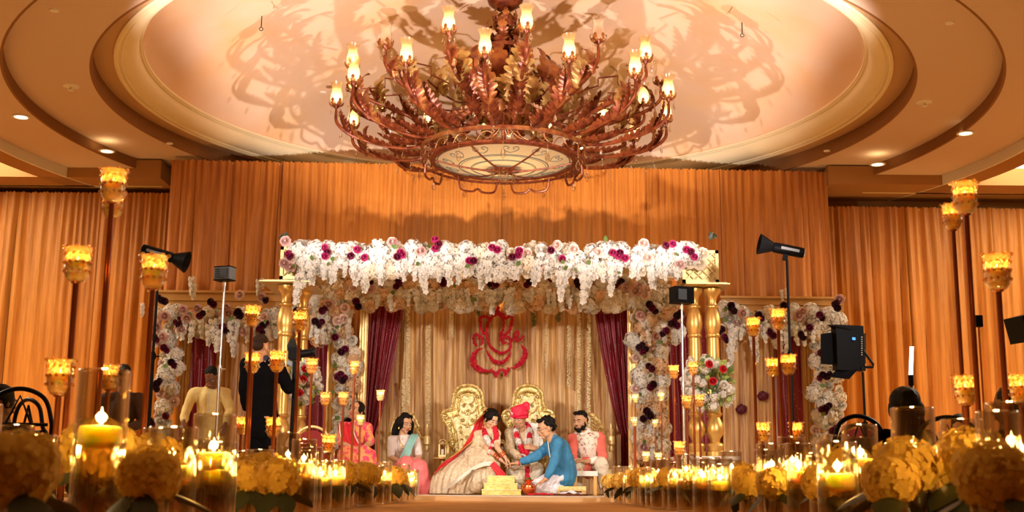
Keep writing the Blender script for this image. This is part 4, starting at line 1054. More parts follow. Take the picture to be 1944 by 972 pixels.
# ------------------------------------------------------------------ votive cups on copper poles
def cup_mesh(mt, name):
    mb = MB(); pr = [(.012, 0), (.028, .006), (.038, .024), (.042, .054), (.043, .085), (.042, .104), (.048, .124)]
    mb.lathe(pr, 32, cap=False, wob=lambda a, i: 1 + .05*sin(a*8+i*pi*.9)*(i > 1))
    for i in range(3):
        for k in range(12):
            a = 2*pi*(k+.5*(i % 2))/12; z = (.040, .070, .100)[i]; mb.ball((.044*cos(a), .044*sin(a), z), .0068, n=6, m=4)
    for k in range(8):
        a = 2*pi*k/8; mb.ball((.050*cos(a), .050*sin(a), .124), (.008, .008, .007), n=6, m=4)
    return mb.mesh(name, mt, 'all')
CUPA, CUPC = cup_mesh(M['votive'], 'votive_cup'), cup_mesh(M['votiveclear'], 'votive_cup_clear')
VW = MB().lathe([(.001, .012), (.030, .014), (.034, .03), (.034, .078), (.001, .078)], 16, cap=False).mesh('votive_wax', M['wax'], 'all')
def stand(px, py, wpx, label, clear=False, Y=None, lit=True):
    Y = Y or min(12.6, 2300*.098/wpx)
    p = W(px, py, Y); sc = 1.0
    if wpx < 18: sc = wpx*Y/2300/.098
    zc = p.z - .065*sc
    t = thing('candle_stand', label, 'candle stand', (p.x, Y, 0), 0, 'tall votive stands lining the aisle')
    MB().lathe([(.001, .0), (.075, .0), (.075, .006), (.012, .012), (.008, .02), (.001, .02)], 20, cap=False).build('base', M['copperpole'], t)
    MB().lathe([(.0105*sc, .012), (.0105*sc, zc-.004), (.016*sc, zc-.002), (.020*sc, zc+.003), (.001, zc+.003)], 10, cap=False).build('pole', M['copperpole'], t)
    c = link('votive_cup', CUPC if clear else CUPA, t, (0, 0, zc), (0, 0, R.uniform(0, 6)), sc)
    w = link('candle', VW, t, (0, 0, zc), (0, 0, 0), sc)
    if lit:
        link('flame', FLAME, w, (0, 0, .078), (0, 0, 0), .5)
        lamp('candle_light', 'POINT', (p.x, Y, zc+.092*sc), 0.8 if Y < 7 else 1.2, FC, size=0.01)
L_ = [(215,353,52,'tallest candle stand on the left, its amber cup reaching above the drape edge'), (214,388,44,'candle stand directly behind the tallest one on the left, its cup half hidden'),
 (147,502,54,'candle stand with amber cup left of the tallest stand, in the upper left'), (292,516,52,'candle stand under the black strobe at the left'),
 (114,716,54,'short candle stand with large amber cup at lower left'), (207,716,37,'short candle stand behind the large glass cylinder at lower left'),
 (479,600,31,'taller candle stand in front of the black-suited videographer'), (569,610,29,'candle stand in front of the left gold columns'),
 (479,689,30,'shorter candle stand in front of the videographer, left of the two lower cups'), (526,686,31,'shorter candle stand at the back of the videographer, right of the two lower cups'),
 (592,695,23,'candle stand beside the left bouquet'), (673,698,20,'candle stand before the left flower column, highest of its cluster'),
 (617,757,20,'low candle stand left of the flower column, left one of a close pair'), (652,757,20,'low candle stand at the flower column, right one of a close pair'),
 (519,811,30,'low candle stand beside the videographer legs'), (459,808,26,'low candle stand left of the videographer legs'), (624,843,28,'lowest candle stand near the red round chair')]
for a in L_: stand(*a)
stand(684, 798, 16, 'clear glass candle stand in front of the woman in red', True); stand(722, 751, 16, 'clear glass candle stand in front of the left maroon curtain', True)
R_ = [(1832,376,50,'tallest candle stand on the right, its amber cup above the drape top'), (1808,412,40,'candle stand just left of the tallest one on the right'), (1893,517,55,'candle stand with large amber cup near the right edge'),
 (1833,741,45,'lower candle stand with amber cup at the right, above the white-lit woman'), (1937,738,44,'lower candle stand cut by the right edge of the picture'),
 (1430,621,28,'candle stand before the right wing, left of the two high cups'), (1477,606,30,'candle stand before the right wing, right of the two high cups'),
 (1467,698,27,'candle stand right of the bouquet, left of the two middle cups'), (1497,692,30,'candle stand before the black strobe pole, right of the two middle cups'),
 (1279,706,20,'candle stand before the narrow maroon curtain left of the right columns'), (1316,699,20,'candle stand in front of the right bouquet, highest in its cluster'),
 (1304,764,20,'candle stand left below the right bouquet'), (1328,761,19,'candle stand right below the right bouquet'), (1290,852,22,'low candle stand near the right plinth'),
 (1448,820,28,'low candle stand before the right wing curtain'), (1511,820,28,'low candle stand at the foot of the strobe pole')]
for a in R_: stand(*a)
for a in [(1206,757,13,'small clear cup stand left of the right flower column, upper of two'), (1255,754,13,'small clear cup stand right of the right flower column'), (1204,801,14,'small clear cup stand left of the right flower column, lower of two'),
          (1244,804,12,'small clear cup stand in front of the right flower column'), (1226,867,15,'low clear cup stand at the foot of the right flower column, left one'), (1250,869,15,'low clear cup stand at the foot of the right flower column, right one')]:
    stand(a[0], a[1], a[2], a[3], True, 12.55)
# ================================================================== people: one continuous skin surface each, clothes and hair as parts
def voxel(mb, size, mt, name, smooth=2, fold=None):
    me0 = mb.mesh('tmp', mt, False); ob = bpy.data.objects.new('tmp', me0); C.objects.link(ob)
    md = ob.modifiers.new('r', 'REMESH'); md.mode = 'VOXEL'; md.voxel_size = size; md.use_smooth_shade = True
    if smooth: s = ob.modifiers.new('s', 'SMOOTH'); s.iterations = smooth; s.factor = 0.5
    dg = bpy.context.evaluated_depsgraph_get(); me = bpy.data.meshes.new_from_object(ob.evaluated_get(dg)); me.name = name
    bpy.data.objects.remove(ob)
    if not me.materials: me.materials.append(mt)
    if fold:
        amp, sc = fold[0], fold[1]; sc = sc if isinstance(sc, tuple) else (sc, sc, sc)
        n = [v.normal.copy() for v in me.vertices]
        for v, nn in zip(me.vertices, n):
            q = Vector((v.co.x*sc[0], v.co.y*sc[1], v.co.z*sc[2]))
            v.co += nn*amp*(noise.noise(q) + .5*noise.noise(q*2.3))
    me.polygons.foreach_set('use_smooth', [True]*len(me.polygons)); me.update()
    return me
def capsule(mb, a, b, ra, rb=None, n=10):
    a, b = Vector(a), Vector(b); rb = ra if rb is None else rb; L = (b-a).length
    if L < 1e-6: mb.ball(a, ra, n=n, m=6); return
    q = (b-a).to_track_quat('Z', 'Y').to_matrix().to_4x4(); Mx = Matrix.Translation(a) @ q
    prof = [(max(1e-5, ra*sin(t)), -ra*cos(t)) for t in (0, .5, 1.0)] + [(ra, 0), (rb, L)] + [(max(1e-5, rb*cos(t)), L+rb*sin(t)) for t in (.5, 1.0, pi/2)]
    mb.lathe(prof, n, Mx, cap=False)
def chain(mb, pts, rs):
    for i in range(len(pts)-1): capsule(mb, pts[i], pts[i+1], rs[i], rs[i+1])
def hand(mb, w, d, nrm, curl=.6, side=1, spread=.12, s=1.0):
    """w wrist, d pointing along the hand, nrm out of the palm; side: which way the thumb leaves"""
    w, d, nrm = Vector(w), Vector(d).normalized(), Vector(nrm); nrm = (nrm - d*nrm.dot(d)).normalized(); t = d.cross(nrm)*side
    capsule(mb, w - d*.03, w + d*.02*s, .023*s, .024*s)
    for k in (-1.2, -.4, .4, 1.2): capsule(mb, w + d*.015*s + t*k*.010*s, w + d*.082*s + t*k*.017*s, .0150*s, .0125*s, 8)
    for k, L in ((-1.5, .060), (-.5, .072), (.5, .078), (1.5, .070)):
        p = w + d*.085*s + t*k*.0165*s; dd = (d + t*k*spread*.35).normalized(); r = .0098*s; a = curl*.55
        for j in range(3):
            dd = (dd*cos(a) + nrm*sin(a)).normalized(); q = p + dd*L*s*(.45, .32, .25)[j]
            capsule(mb, p, q, r, r*.9, 7); p = q; r *= .9; a = curl*.8
    p = w + d*.02*s + t*.020*s; dd = (d*.72 + t*.62 + nrm*.25).normalized()
    for L, r in ((.042, .0135), (.032, .0115), (.025, .010)):
        q = p + dd*L*s; capsule(mb, p, q, r*s, r*.9*s, 7); p = q; dd = (dd + d*.35 + nrm*.25*curl).normalized()
def headM(c, yaw=0, pitch=0, roll=0, s=1.0):
    return Matrix.Translation(c) @ Matrix.Rotation(yaw, 4, 'Z') @ Matrix.Rotation(pitch, 4, 'X') @ Matrix.Rotation(roll, 4, 'Y') @ Matrix.Scale(s, 4)
def head(mb, H, female=False, long_=1.0):
    def E_(c, r, rot=(0, 0, 0)):
        m2 = MB().ball(c, r, rot, n=14, m=10); mb.add(m2.v, m2.f, H)
    def K_(a, b, ra, rb=None):
        m2 = MB(); capsule(m2, a, b, ra, rb); mb.add(m2.v, m2.f, H)
    j = .88 if female else 1.0
    E_((0, .012, .035), (.074, .094, .084)); E_((0, -.020, -.015), (.062*(.95 if female else 1), .068, .082)); E_((0, -.052, -.092), (.026*j, .028, .022))
    for s in (-1, 1):
        E_((s*.036*j, -.018, -.062), (.026*j, .045, .036)); E_((s*.038, -.060, -.022), (.022, .024, .022)); E_((s*.073, .012, -.012), (.010, .020, .031), (0, 0, s*.3))
        K_((s*.012, -.085, .030), (s*.042, -.072, .026), .0105, .008); E_((s*.0115, -.098, -.029), (.0085, .010, .008))
    K_((0, -.084, .020), (0, -.111, -.024), .0085, .0115)
    K_((-.014, -.086, -.052), (.014, -.086, -.052), .009); K_((-.010, -.084, -.064), (.010, -.084, -.064), .009)
    K_((0, .016, -.07), (0, .03, -.15), .050*j, .054*j)
def face(parent, H, browm, lipm, lids=.5, look=0, female=False, spectacles=None):
    for s in (-1, 1):
        m2 = MB(); m2.ball((s*.030, -.0775, .004), (.0140, .0085, .0075 if lids < .6 else .006), n=12, m=8); a = MB().add(m2.v, m2.f, H); e = a.build('eye', M['eyewhite'], parent)
        m2 = MB(); m2.ball((s*.030 + look*.004, -.0845, .003 - .003*lids), (.006, .003, .006), n=10, m=6); MB().add(m2.v, m2.f, H).build('iris', M['iris'], e)
        m2 = MB(); m2.tube(arc_pts([(s*.014, -.083, .006-.003*lids), (s*.030, -.0885, .0115-.009*lids), (s*.046, -.077, .006-.004*lids)], 4), .0022 if female else .0016, 5); MB().add(m2.v, m2.f, H).build('eyelash', M['hair'], parent)
        m2 = MB(); m2.tube(arc_pts([(s*.012, -.0955, .023), (s*.030, -.0905, .0315), (s*.050, -.072, .025)], 4), [.0022, .0024, .0028, .003, .003, .003, .0026, .002, .0012] if female else [.0036, .004, .0042, .0044, .0044, .004, .0036, .003, .002], 5); MB().add(m2.v, m2.f, H).build('eyebrow', browm, parent)
    m2 = MB(); m2.ball((0, -.0965, -.052), (.021, .006, .0052), n=10, m=6); m2.ball((0, -.0955, -.0615), (.018, .007, .0065), n=10, m=6); MB().add(m2.v, m2.f, H).build('lips', lipm, parent)
M['eyewhite'] = mat('eye_white', (.75, .70, .66), .3); M['iris'] = mat('dark_iris', (.015, .008, .005), .2)
M['hair'] = mat('black_hair', (.004, .003, .0025), .4, bump=(60, .6, (3, 3, .4)), spec=.15)
M['lipred'] = mat('red_lips', (.50, .06, .07), .35); M['lipnat'] = mat('brown_lips', (.42, .17, .13), .5)
def skin(name, c): return mat(name, c, .5, noise_=(20, tuple(x*.93 for x in c), 3), spec=.35)
SK = dict(a=skin('warm_tan_skin', (.64, .36, .21)), b=skin('brown_skin', (.56, .30, .165)), c=skin('deep_brown_skin', (.20, .08, .035)), d=skin('light_tan_skin', (.66, .38, .24)))
def cloth(name, c, rough=.7, noise_=None, **k): return mat(name, c, rough, noise_=noise_, bump=(90, .12), **k)
class Fig:
    def __init__(s, label, px0, Y, z=SZ):
        o = W(px0, 900, Y); s.o = Vector((o.x, Y, z)); s.Y = Y; s.t = thing('person', label, 'person', s.o); s.sk = MB()
    def p(s, px, py, dy=0.0): return W(px, py, s.Y+dy) - s.o
    def body(s, mt, vox=.0075): 
        return link('body', voxel(s.sk, vox, mt, 'body', 2), s.t)
    def part(s, name, mb, mt, vox=.011, smooth=2, fold=(.012, 9)):
        return link(name, voxel(mb, vox, mt, name, smooth, fold), s.t)
def ribbon(parent, name, pts, wid, mt, normal=(0, -1, 0), pleats=3, amp=.008, n=6, edge=None, em=None):
    """cloth strip through pts; wid = width (or list) measured across, in the direction wdir"""
    P = arc_pts([p[0] for p in pts], n); Wd = arc_pts([p[1] for p in pts], n); mb = MB(); nu = 13; vv = []
    for i, (p, w) in enumerate(zip(P, Wd)):
        t = (P[min(i+1, len(P)-1)] - P[max(i-1, 0)]).normalized(); nn = t.cross(w).normalized() if w.length > 1e-6 else Vector(normal)
        for k in range(nu):
            u = k/(nu-1)*2-1; vv.append(p + w*u*.5 + nn*amp*sin(u*pi*pleats + i*.15))
    ff = [(i*nu+k, i*nu+k+1, (i+1)*nu+k+1, (i+1)*nu+k) for i in range(len(P)-1) for k in range(nu-1)]
    mb.add(vv, ff); me = mb.mesh(name, mt, 'all'); o = link(name, me, parent)
    sm = o.modifiers.new('thick', 'SOLIDIFY'); sm.thickness = .004
    if edge:
        for sg in edge:
            MB().tube([p + w*.5*sg for p, w in zip(P, Wd)], .008, 5).build('border', em, o)
    return o
def pomgarland(parent, pts, cols, r=.032, seed=3):
    """thick flower garland with coloured sections along a curve; cols = [(until, material)]"""
    rr = random.Random(seed); P = arc_pts(pts, 10); mats = [m for _, m in cols]; mbs = [MB() for _ in cols]
    Ls = [0]
    for i in range(1, len(P)): Ls.append(Ls[-1]+(P[i]-P[i-1]).length)
    n = int(Ls[-1]/(r*.55))
    for k in range(n+1):
        sx = Ls[-1]*k/n; i = max(j for j in range(len(Ls)) if Ls[j] <= sx+1e-9); i = min(i, len(P)-2)
        q = P[i].lerp(P[i+1], (sx-Ls[i])/max(1e-6, Ls[i+1]-Ls[i])); u = k/n
        ci = next((j for j, (lim, _) in enumerate(cols) if u <= lim), len(cols)-1)
        mb = mbs[ci]; mb.ball(q, r*.85, n=7, m=5)
        for _ in range(9):
            d = Vector((rr.uniform(-1, 1), rr.uniform(-1, .5), rr.uniform(-1, 1))).normalized(); floret(mb, q+d*r*.85, d, r*.55, rr, 5)
    g = mbs[0].build('garland', mats[0], parent, 'all')
    for mb, m in zip(mbs[1:], mats[1:]):
        if mb.v: mb.build('garland_section', m, g, 'all')
    return g
RED, WHT = M['redpom'], M['fl_white']
M['goldjewel'] = mat('gold_jewellery', (.85, .55, .18), .25, 1.0)

# ---- bride
f = Fig('bride in beige lehenga and red veil leaning forward to touch the priest\'s hand', 900, 15.0)
hc = f.p(933, 797, -.10); H = headM(hc, .55, .45, .12, 1.0); head(f.sk, H, True)
nk, sL, sR = f.p(925, 815, -.02), f.p(908, 826, .04), f.p(941, 823, -.16)
ch_, wa, hip = f.p(915, 836, 0), f.p(903, 856, .08), f.p(893, 874, .15)
chain(f.sk, [H @ Vector((0, .02, -.10)), nk, ch_, wa, hip], [.05, .055, .10, .10, .15]); capsule(f.sk, sL, sR, .055)
eL, wL = f.p(925, 852, -.20), f.p(950, 872, -.30); chain(f.sk, [sL, eL, wL], [.046, .036, .024]); hand(f.sk, wL, (f.p(963, 882, -.3)-wL), (0.2, .2, -1), .5, 1)
eR, wR = f.p(944, 850, -.32), f.p(957, 866, -.34); chain(f.sk, [sR, eR, wR], [.044, .034, .023]); hand(f.sk, wR, (f.p(968, 878, -.33)-wR), (0, .2, -1), .5, -1)
for kx, fx in ((905, 880), (925, 915)):
    chain(f.sk, [hip, f.p(kx, 885, -.18), f.p(fx, 930, -.12)], [.10, .065, .04])
f.body(SK['a'])
face(f.t, H, M['hair'], M['lipred'], .95, 0, True)
bl = MB(); capsule(bl, sL, sR, .066); chain(bl, [f.p(922, 822, -.02), ch_, f.p(908, 848, .05)], [.06, .112, .112]); capsule(bl, sL, sL.lerp(eL, .75), .058, .047); capsule(bl, sR, sR.lerp(eR, .75), .056, .045)
M['beige'] = cloth('beige_gold_brocade', (.80, .66, .46), .5, (60, (.60, .45, .27), 4))
f.part('blouse', bl, M['beige'], .009)
# lehenga: wide pleated skirt with net overlay
def skirt(f, wpt, rim, mt, name, pleat=26, amp=.018, wr=.13):
    mb = MB(); nu, nv = 160, 26; vv = []; wpt = Vector(wpt)
    for j in range(nv):
        v = j/(nv-1)
        for i in range(nu):
            a = 2*pi*i/nu; top = wpt + Vector((wr*cos(a), wr*sin(a)*.8, 0)); bot = rim(a)
            k = v**.85; p = top.lerp(bot, k); bulge = sin(pi*v)*.10
            c = wpt.lerp(rim(0)*.5+rim(pi)*.5, k); d = (p-c); d.z = 0
            if d.length > 1e-6: d.normalize()
            p = p + d*(bulge + amp*v*sin(a*pleat + 1.5*sin(v*3))) + Vector((0, 0, bulge*.5))
            vv.append(p)
    ff = [(j*nu+i, (j+1)*nu+i, (j+1)*nu+(i+1) % nu, j*nu+(i+1) % nu) for j in range(nv-1) for i in range(nu)]
    ff.append(tuple(range(nu)))
    mb.add(vv, ff); return mb.build(name, mt, f.t, 'all')
M['lehenga'] = cloth('beige_net_lehenga', (.74, .60, .42), .55, (38, (.50, .38, .24), 5))
B0 = f.p(873, 938, -.05); B0.z = 0.01
def rim(a):
    x = B0.x + (.36*cos(a) if cos(a) < 0 else .36*cos(a)); y = B0.y + .10 + .34*sin(a); return Vector((x, y, .012))
sk_ = skirt(f, f.p(898, 858, .05), rim, M['lehenga'], 'lehenga')
lk = MB(); lap = [f.p(897, 866, .06), f.p(920, 870, -.16), f.p(933, 885, -.24), f.p(936, 920, -.24)]
chain(lk, lap, [.15, .12, .11, .12]); chain(lk, [lap[0], f.p(905, 878, -.16), f.p(905, 918, -.2)], [.15, .13, .15])
f.part('lehenga_lap', lk, M['lehenga'], .012, 3, (.02, (14, 14, 5)))
M['silver'] = cloth('silver_border', (.72, .66, .55), .4, metal=.4)
def on(px, py, dy): return f.p(px, py, dy)
ribbon(f.t, 'skirt_border', [(on(838, 934, -.34), Vector((.03, 0, .05))), (on(868, 912, -.40), Vector((.01, 0, .05))), (on(898, 890, -.40), Vector((.0, 0, .05))), (on(920, 881, -.38), Vector((0, 0, .05))), (on(934, 881, -.36), Vector((0, 0, .05)))], .05, M['silver'], amp=.002)
ribbon(f.t, 'skirt_border', [(on(880, 941, -.42), Vector((.02, 0, .0))), (on(886, 915, -.42), Vector((.02, 0, 0))), (on(898, 892, -.41), Vector((.02, 0, 0)))], .03, cloth('bronze_border', (.22, .13, .06), .5), amp=.002)
M['redsilk'] = cloth('red_silk_veil', (.62, .010, .022), .5, (30, (.50, .006, .015), 3))
ribbon(f.t, 'veil', [(H @ Vector((-.045, .10, .055)), Vector((.02, .06, .02))), (f.p(910, 800, .08), Vector((.10, .06, .04))), (f.p(902, 822, .05), Vector((.15, .02, .10))), (f.p(887, 845, -.02), Vector((.14, 0, .12))), (f.p(866, 865, -.10), Vector((.12, 0, .13))), (f.p(845, 880, -.14), Vector((.10, 0, .13))), (f.p(829, 893, -.10), Vector((.08, 0, .12)))], .1, M['redsilk'], pleats=3, amp=.012, edge=(-1, 1), em=M['goldjewel'])
ribbon(f.t, 'veil', [(f.p(934, 880, -.42), Vector((.05, 0, .05))), (f.p(944, 892, -.43), Vector((.06, 0, .06))), (f.p(955, 905, -.42), Vector((.08, 0, .05)))], .1, M['redsilk'], amp=.006)
hb = MB()
for c, r in (((0, .030, .055), (.083, .098, .082)), ((-.01, .115, .02), (.058, .052, .055)), ((-.055, -.012, .045), (.036, .062, .055)), ((.055, -.012, .045), (.036, .062, .055)), ((0, -.035, .095), (.062, .045, .030)), ((-.066, .01, .0), (.018, .035, .05)), ((.066, .01, .0), (.018, .035, .05))):
    m2 = MB().ball(c, r, n=14, m=10); hb.add(m2.v, m2.f, H)
f.part('hair', hb, M['hair'], .007, 2, (.006, (40, 40, 8)))
m2 = MB(); m2.tube([(.0, -.100, .055), (0, -.08, .09), (0, -.03, .126)], .0022, 5); m2.ball((0, -.101, .048), (.007, .004, .008), n=8, m=6); m2.tube([(.088*cos(a), .02+.10*sin(a), .09) for a in [pi*k/12 for k in range(13)]], .007, 6)
for s in (-1, 1): m2.tube([(s*.078, .0, -.035), (s*.080, 0, -.065)], [.010, .014], 8)
MB().add(m2.v, m2.f, H).build('head_jewellery', M['goldjewel'], f.t)
for ww, ee in ((wL, eL), (wR, eR)):
    for k in range(7):
        c = ww.lerp(ee, .06+.055*k); q = (ee-ww).to_track_quat('Z', 'Y').to_matrix()
        MB().tube([c + q @ Vector((.033*cos(a), .033*sin(a), 0)) for a in [j/14*2*pi for j in range(14)]], .0045, 5, closed=True).build('bangle', M['goldjewel'] if k % 3 else M['redsilk'], f.t)
pomgarland(f.t, [f.p(921, 812, .03), f.p(921, 824, -.15), f.p(927, 838, -.22), f.p(934, 845, -.24), f.p(941, 838, -.26), f.p(942, 824, -.24), f.p(938, 812, -.12)], [(.36, RED), (.62, WHT), (1, RED)], .036)
pomgarland(f.t, [f.p(935, 838, -.25), f.p(931, 852, -.25), f.p(926, 864, -.24), f.p(930, 876, -.24), f.p(934, 884, -.24)], [(.3, RED), (.5, WHT), (1, RED)], .022)

# ---- groom
f = Fig('groom in cream sherwani, bright red turban and red flower garland, seated on the right throne', 990, 15.35)
hc = f.p(986, 795, -.14); H = headM(hc, -.38, .30, 0, 1.02); head(f.sk, H)
nk, sL, sR = f.p(991, 812, -.05), f.p(969, 822, .0), f.p(1015, 819, .02)
ch_, wa, hip = f.p(992, 832, 0), f.p(994, 860, .06), f.p(996, 882, .12)
chain(f.sk, [H @ Vector((0, .02, -.10)), nk, ch_, wa, hip], [.05, .058, .12, .11, .13]); capsule(f.sk, sL, sR, .062)
eL, wL = f.p(968, 856, -.18), f.p(987, 868, -.40); chain(f.sk, [sL, eL, wL], [.05, .042, .028]); hand(f.sk, wL, (f.p(996, 876, -.44)-wL), (.2, .2, -1), .6, 1)
eR, wR = f.p(1026, 856, -.05), f.p(1016, 852, -.25); chain(f.sk, [sR, eR, wR], [.05, .042, .028]); hand(f.sk, wR, (f.p(1005, 849, -.28)-wR), (-.1, .8, -.2), 1.1, -1)
kL, kR, aL, aR = f.p(978, 893, -.36), f.p(1020, 892, -.34), f.p(984, 928, -.30), f.p(1006, 930, -.30)
for k_, a_ in ((kL, aL), (kR, aR)):
    chain(f.sk, [hip, k_, a_], [.09, .065, .04]); capsule(f.sk, a_, a_ + Vector((-.03, -.13, -.02)), .038, .032)
f.body(SK['b'])
face(f.t, H, M['hair'], M['lipnat'], .85)
m2 = MB(); m2.ball((0, -.093, -.0435), (.020, .006, .0035), n=8, m=5); m2.ball((0, -.070, -.088), (.030, .020, .018), n=10, m=6)
st_ = mat('stubble', (.30, .15, .08), .8); MB().add(m2.v, m2.f, H).build('stubble_beard', st_, f.t)
M['sherwani'] = cloth('cream_sherwani_brocade', (.76, .64, .44), .5, (45, (.58, .44, .27), 4))
c = MB(); capsule(c, sL, sR, .078); chain(c, [nk, ch_, wa, hip], [.06, .145, .135, .16]); chain(c, [sL, eL, eL.lerp(wL, .85)], [.068, .060, .046]); chain(c, [sR, eR, eR.lerp(wR, .8)], [.068, .060, .046])
chain(c, [hip, f.p(986, 890, -.25), f.p(984, 905, -.33)], [.15, .12, .11]); chain(c, [hip, f.p(1010, 890, -.25), f.p(1016, 905, -.30)], [.15, .12, .11])
f.part('sherwani', c, M['sherwani'], .011, 2, (.014, 12))
M['creamtrouser'] = cloth('cream_trousers', (.70, .60, .46), .7)
c = MB()
for k_, a_ in ((kL, aL), (kR, aR)): chain(c, [hip, k_, k_.lerp(a_, .9)], [.10, .088, .062])
f.part('trousers', c, M['creamtrouser'], .011, 2, (.014, 14))
M['redshoe'] = cloth('maroon_shoe', (.28, .02, .02), .5)
for a_ in (aL, aR):
    c = MB(); capsule(c, a_ + Vector((0, .03, -.035)), a_ + Vector((-.03, -.15, -.035)), .045, .034); capsule(c, a_ + Vector((-.03, -.15, -.035)), a_ + Vector((-.03, -.19, .0)), .022, .010); f.part('shoe', c, M['redshoe'], .009, 1, None)
M['whitefur'] = cloth('white_shawl', (.84, .80, .74), .8)
c = MB(); chain(c, [f.p(1000, 808, .06), f.p(1018, 815, -.03), f.p(1021, 835, -.07), f.p(1017, 852, -.12), f.p(1013, 866, -.18)], [.05, .072, .070, .062, .05]); chain(c, [f.p(1003, 812, .0), f.p(1006, 832, -.12), f.p(1006, 858, -.17)], [.04, .052, .05])
f.part('shawl', c, M['whitefur'], .010, 1, (.022, (30, 30, 12)))
# turban wound from overlapping bands, with fan and jewelled brooch
M['turban'] = cloth('crimson_turban_cloth', (.68, .008, .05), .55)
tb = MB()
def Hc(b, mb2): b.add(mb2.v, mb2.f, H)
m2 = MB(); m2.ball((0, .015, .072), (.096, .108, .078), n=18, m=12)
for k in range(6):
    zz = .030+.021*k; q = .112-.010*abs(k-1.5)*.8; tilt = (.35 if k % 2 else -.25)
    m2.tube([(q*cos(a)*.93, .012+q*sin(a), zz + .016*tilt*cos(a)*2 - .012*sin(a)) for a in [j/28*2*pi for j in range(28)]], .020, 8, closed=True)
capsule(m2, (.03, .03, .14), (.10, .03, .165), .030, .042); capsule(m2, (.10, .03, .165), (.125, .02, .125), .036, .022); capsule(m2, (-.03, .0, .135), (.05, .01, .155), .028, .030)
Hc(tb, m2); f.part('turban', tb, M['turban'], .007, 1, (.005, (25, 25, 40)))
m2 = MB(); m2.ball((-.05, -.100, .085), (.016, .008, .018), n=10, m=6)
for k in range(4): m2.tube([(-.055, -.105, .085), (-.068-.008*k, -.088+.006*k, .05-.004*k), (-.03-.012*k, -.112, .022)], .0025, 5)
m2.tube([(-.05, -.10, .09), (-.07, -.09, .115), (-.06, -.085, .14)], [.008, .006, .002], 6)
MB().add(m2.v, m2.f, H).build('turban_brooch', mat('pearl_silver', (.85, .78, .72), .25, .6), f.t)
cs = [(.18, RED), (.27, WHT), (.38, RED), (.47, WHT), (1, RED)]
pomgarland(f.t, [f.p(983, 808, .03), f.p(979, 818, -.14), f.p(983, 835, -.20), f.p(990, 852, -.24), f.p(996, 868, -.28), f.p(1000, 888, -.34), f.p(1000, 905, -.36)], cs, .036)
pomgarland(f.t, [f.p(1000, 806, .03), f.p(1005, 816, -.12), f.p(1005, 835, -.20), f.p(1001, 852, -.24), f.p(997, 870, -.29), f.p(1001, 890, -.35), f.p(1001, 907, -.37)], cs, .036, 5)
MB().tube(arc_pts([wL + Vector((.01, -.02, .03)), f.p(995, 864, -.46), f.p(1002, 872, -.46)], 5), .012, 6).build('wrist_thread', M['silver'], f.t)

# ---- priest
f = Fig('man in blue kurta and glasses kneeling by the altar, arm stretched to the couple', 1060, 14.75)
hc = f.p(1036, 813, 0); H = headM(hc, -1.25, .30, 0, 1.05); head(f.sk, H)
nk, sN, sF = f.p(1049, 829, .04), f.p(1060, 842, -.13), f.p(1054, 838, .20)
ch_, wa, hip = f.p(1060, 852, .03), f.p(1068, 880, .05), f.p(1071, 900, .06)
chain(f.sk, [H @ Vector((0, .02, -.10)), nk, ch_, wa, hip], [.05, .06, .13, .13, .14]); capsule(f.sk, sN, sF, .06)
eF, wF = f.p(1019, 866, -.02), f.p(984, 879, -.06); chain(f.sk, [sF, eF, wF], [.052, .042, .028]); hand(f.sk, wF, Vector((-1, -.05, -.10)), (0, 0, -1), .35, -1, s=1.05)
eN, wN = f.p(1052, 880, -.24), f.p(1036, 910, -.26); chain(f.sk, [sN, eN, wN], [.052, .042, .028]); hand(f.sk, wN, (f.p(1020, 918, -.27)-wN), (0, 0, -1), .5, 1, s=1.05)
kN, kF = f.p(1022, 923, -.20), f.p(1028, 920, .18); fN, fF = f.p(1066, 930, -.02), f.p(1070, 930, .2)
for k_, f_ in ((kN, fN), (kF, fF)): chain(f.sk, [hip, k_, f_], [.10, .065, .04]); capsule(f.sk, f_, f_ + Vector((.10, .02, -.01)), .036, .028)
f.body(SK['b'])
face(f.t, H, M['hair'], M['lipnat'], .7)
m2 = MB()
for s in (-1, 1):
    m2.tube([(s*.031+.020*cos(a), -.103, .002+.014*sin(a)) for a in [j/12*2*pi for j in range(12)]], .0016, 4, closed=True); m2.tube([(s*.051, -.10, .004), (s*.076, 0, .004)], .0016, 4)
m2.tube([(-.011, -.104, .005), (.011, -.104, .005)], .0016, 4); MB().add(m2.v, m2.f, H).build('spectacles', M['blackmetal'], f.t)
M['bluekurta'] = cloth('blue_kurta_cotton', (.035, .21, .40), .75, (8, (.028, .17, .34), 3))
c = MB(); capsule(c, sN, sF, .075); chain(c, [nk, ch_, wa, hip, f.p(1072, 906, .05)], [.062, .145, .15, .155, .145])
chain(c, [sF, eF, eF.lerp(wF, .72)], [.072, .066, .050]); chain(c, [sN, eN, eN.lerp(wN, .80)], [.072, .060, .046]); chain(c, [hip, f.p(1052, 908, -.03)], [.14, .12])
k_ = f.part('kurta', c, M['bluekurta'], .010, 2, (.014, (12, 12, 8)))
MB().tube([f.p(1040, 838, -.06), f.p(1043, 860, -.11), f.p(1046, 876, -.13)], .006, 5).build('button_placket', M['silver'], f.t)
M['whitepyjama'] = cloth('white_pyjama_cotton', (.76, .74, .80), .75)
c = MB()
for k_, f_ in ((kN, fN), (kF, fF)): chain(c, [hip, k_, k_.lerp(f_, .9)], [.12, .092, .072])
f.part('pyjama', c, M['whitepyjama'], .010, 2, (.014, 14))
hb = MB()
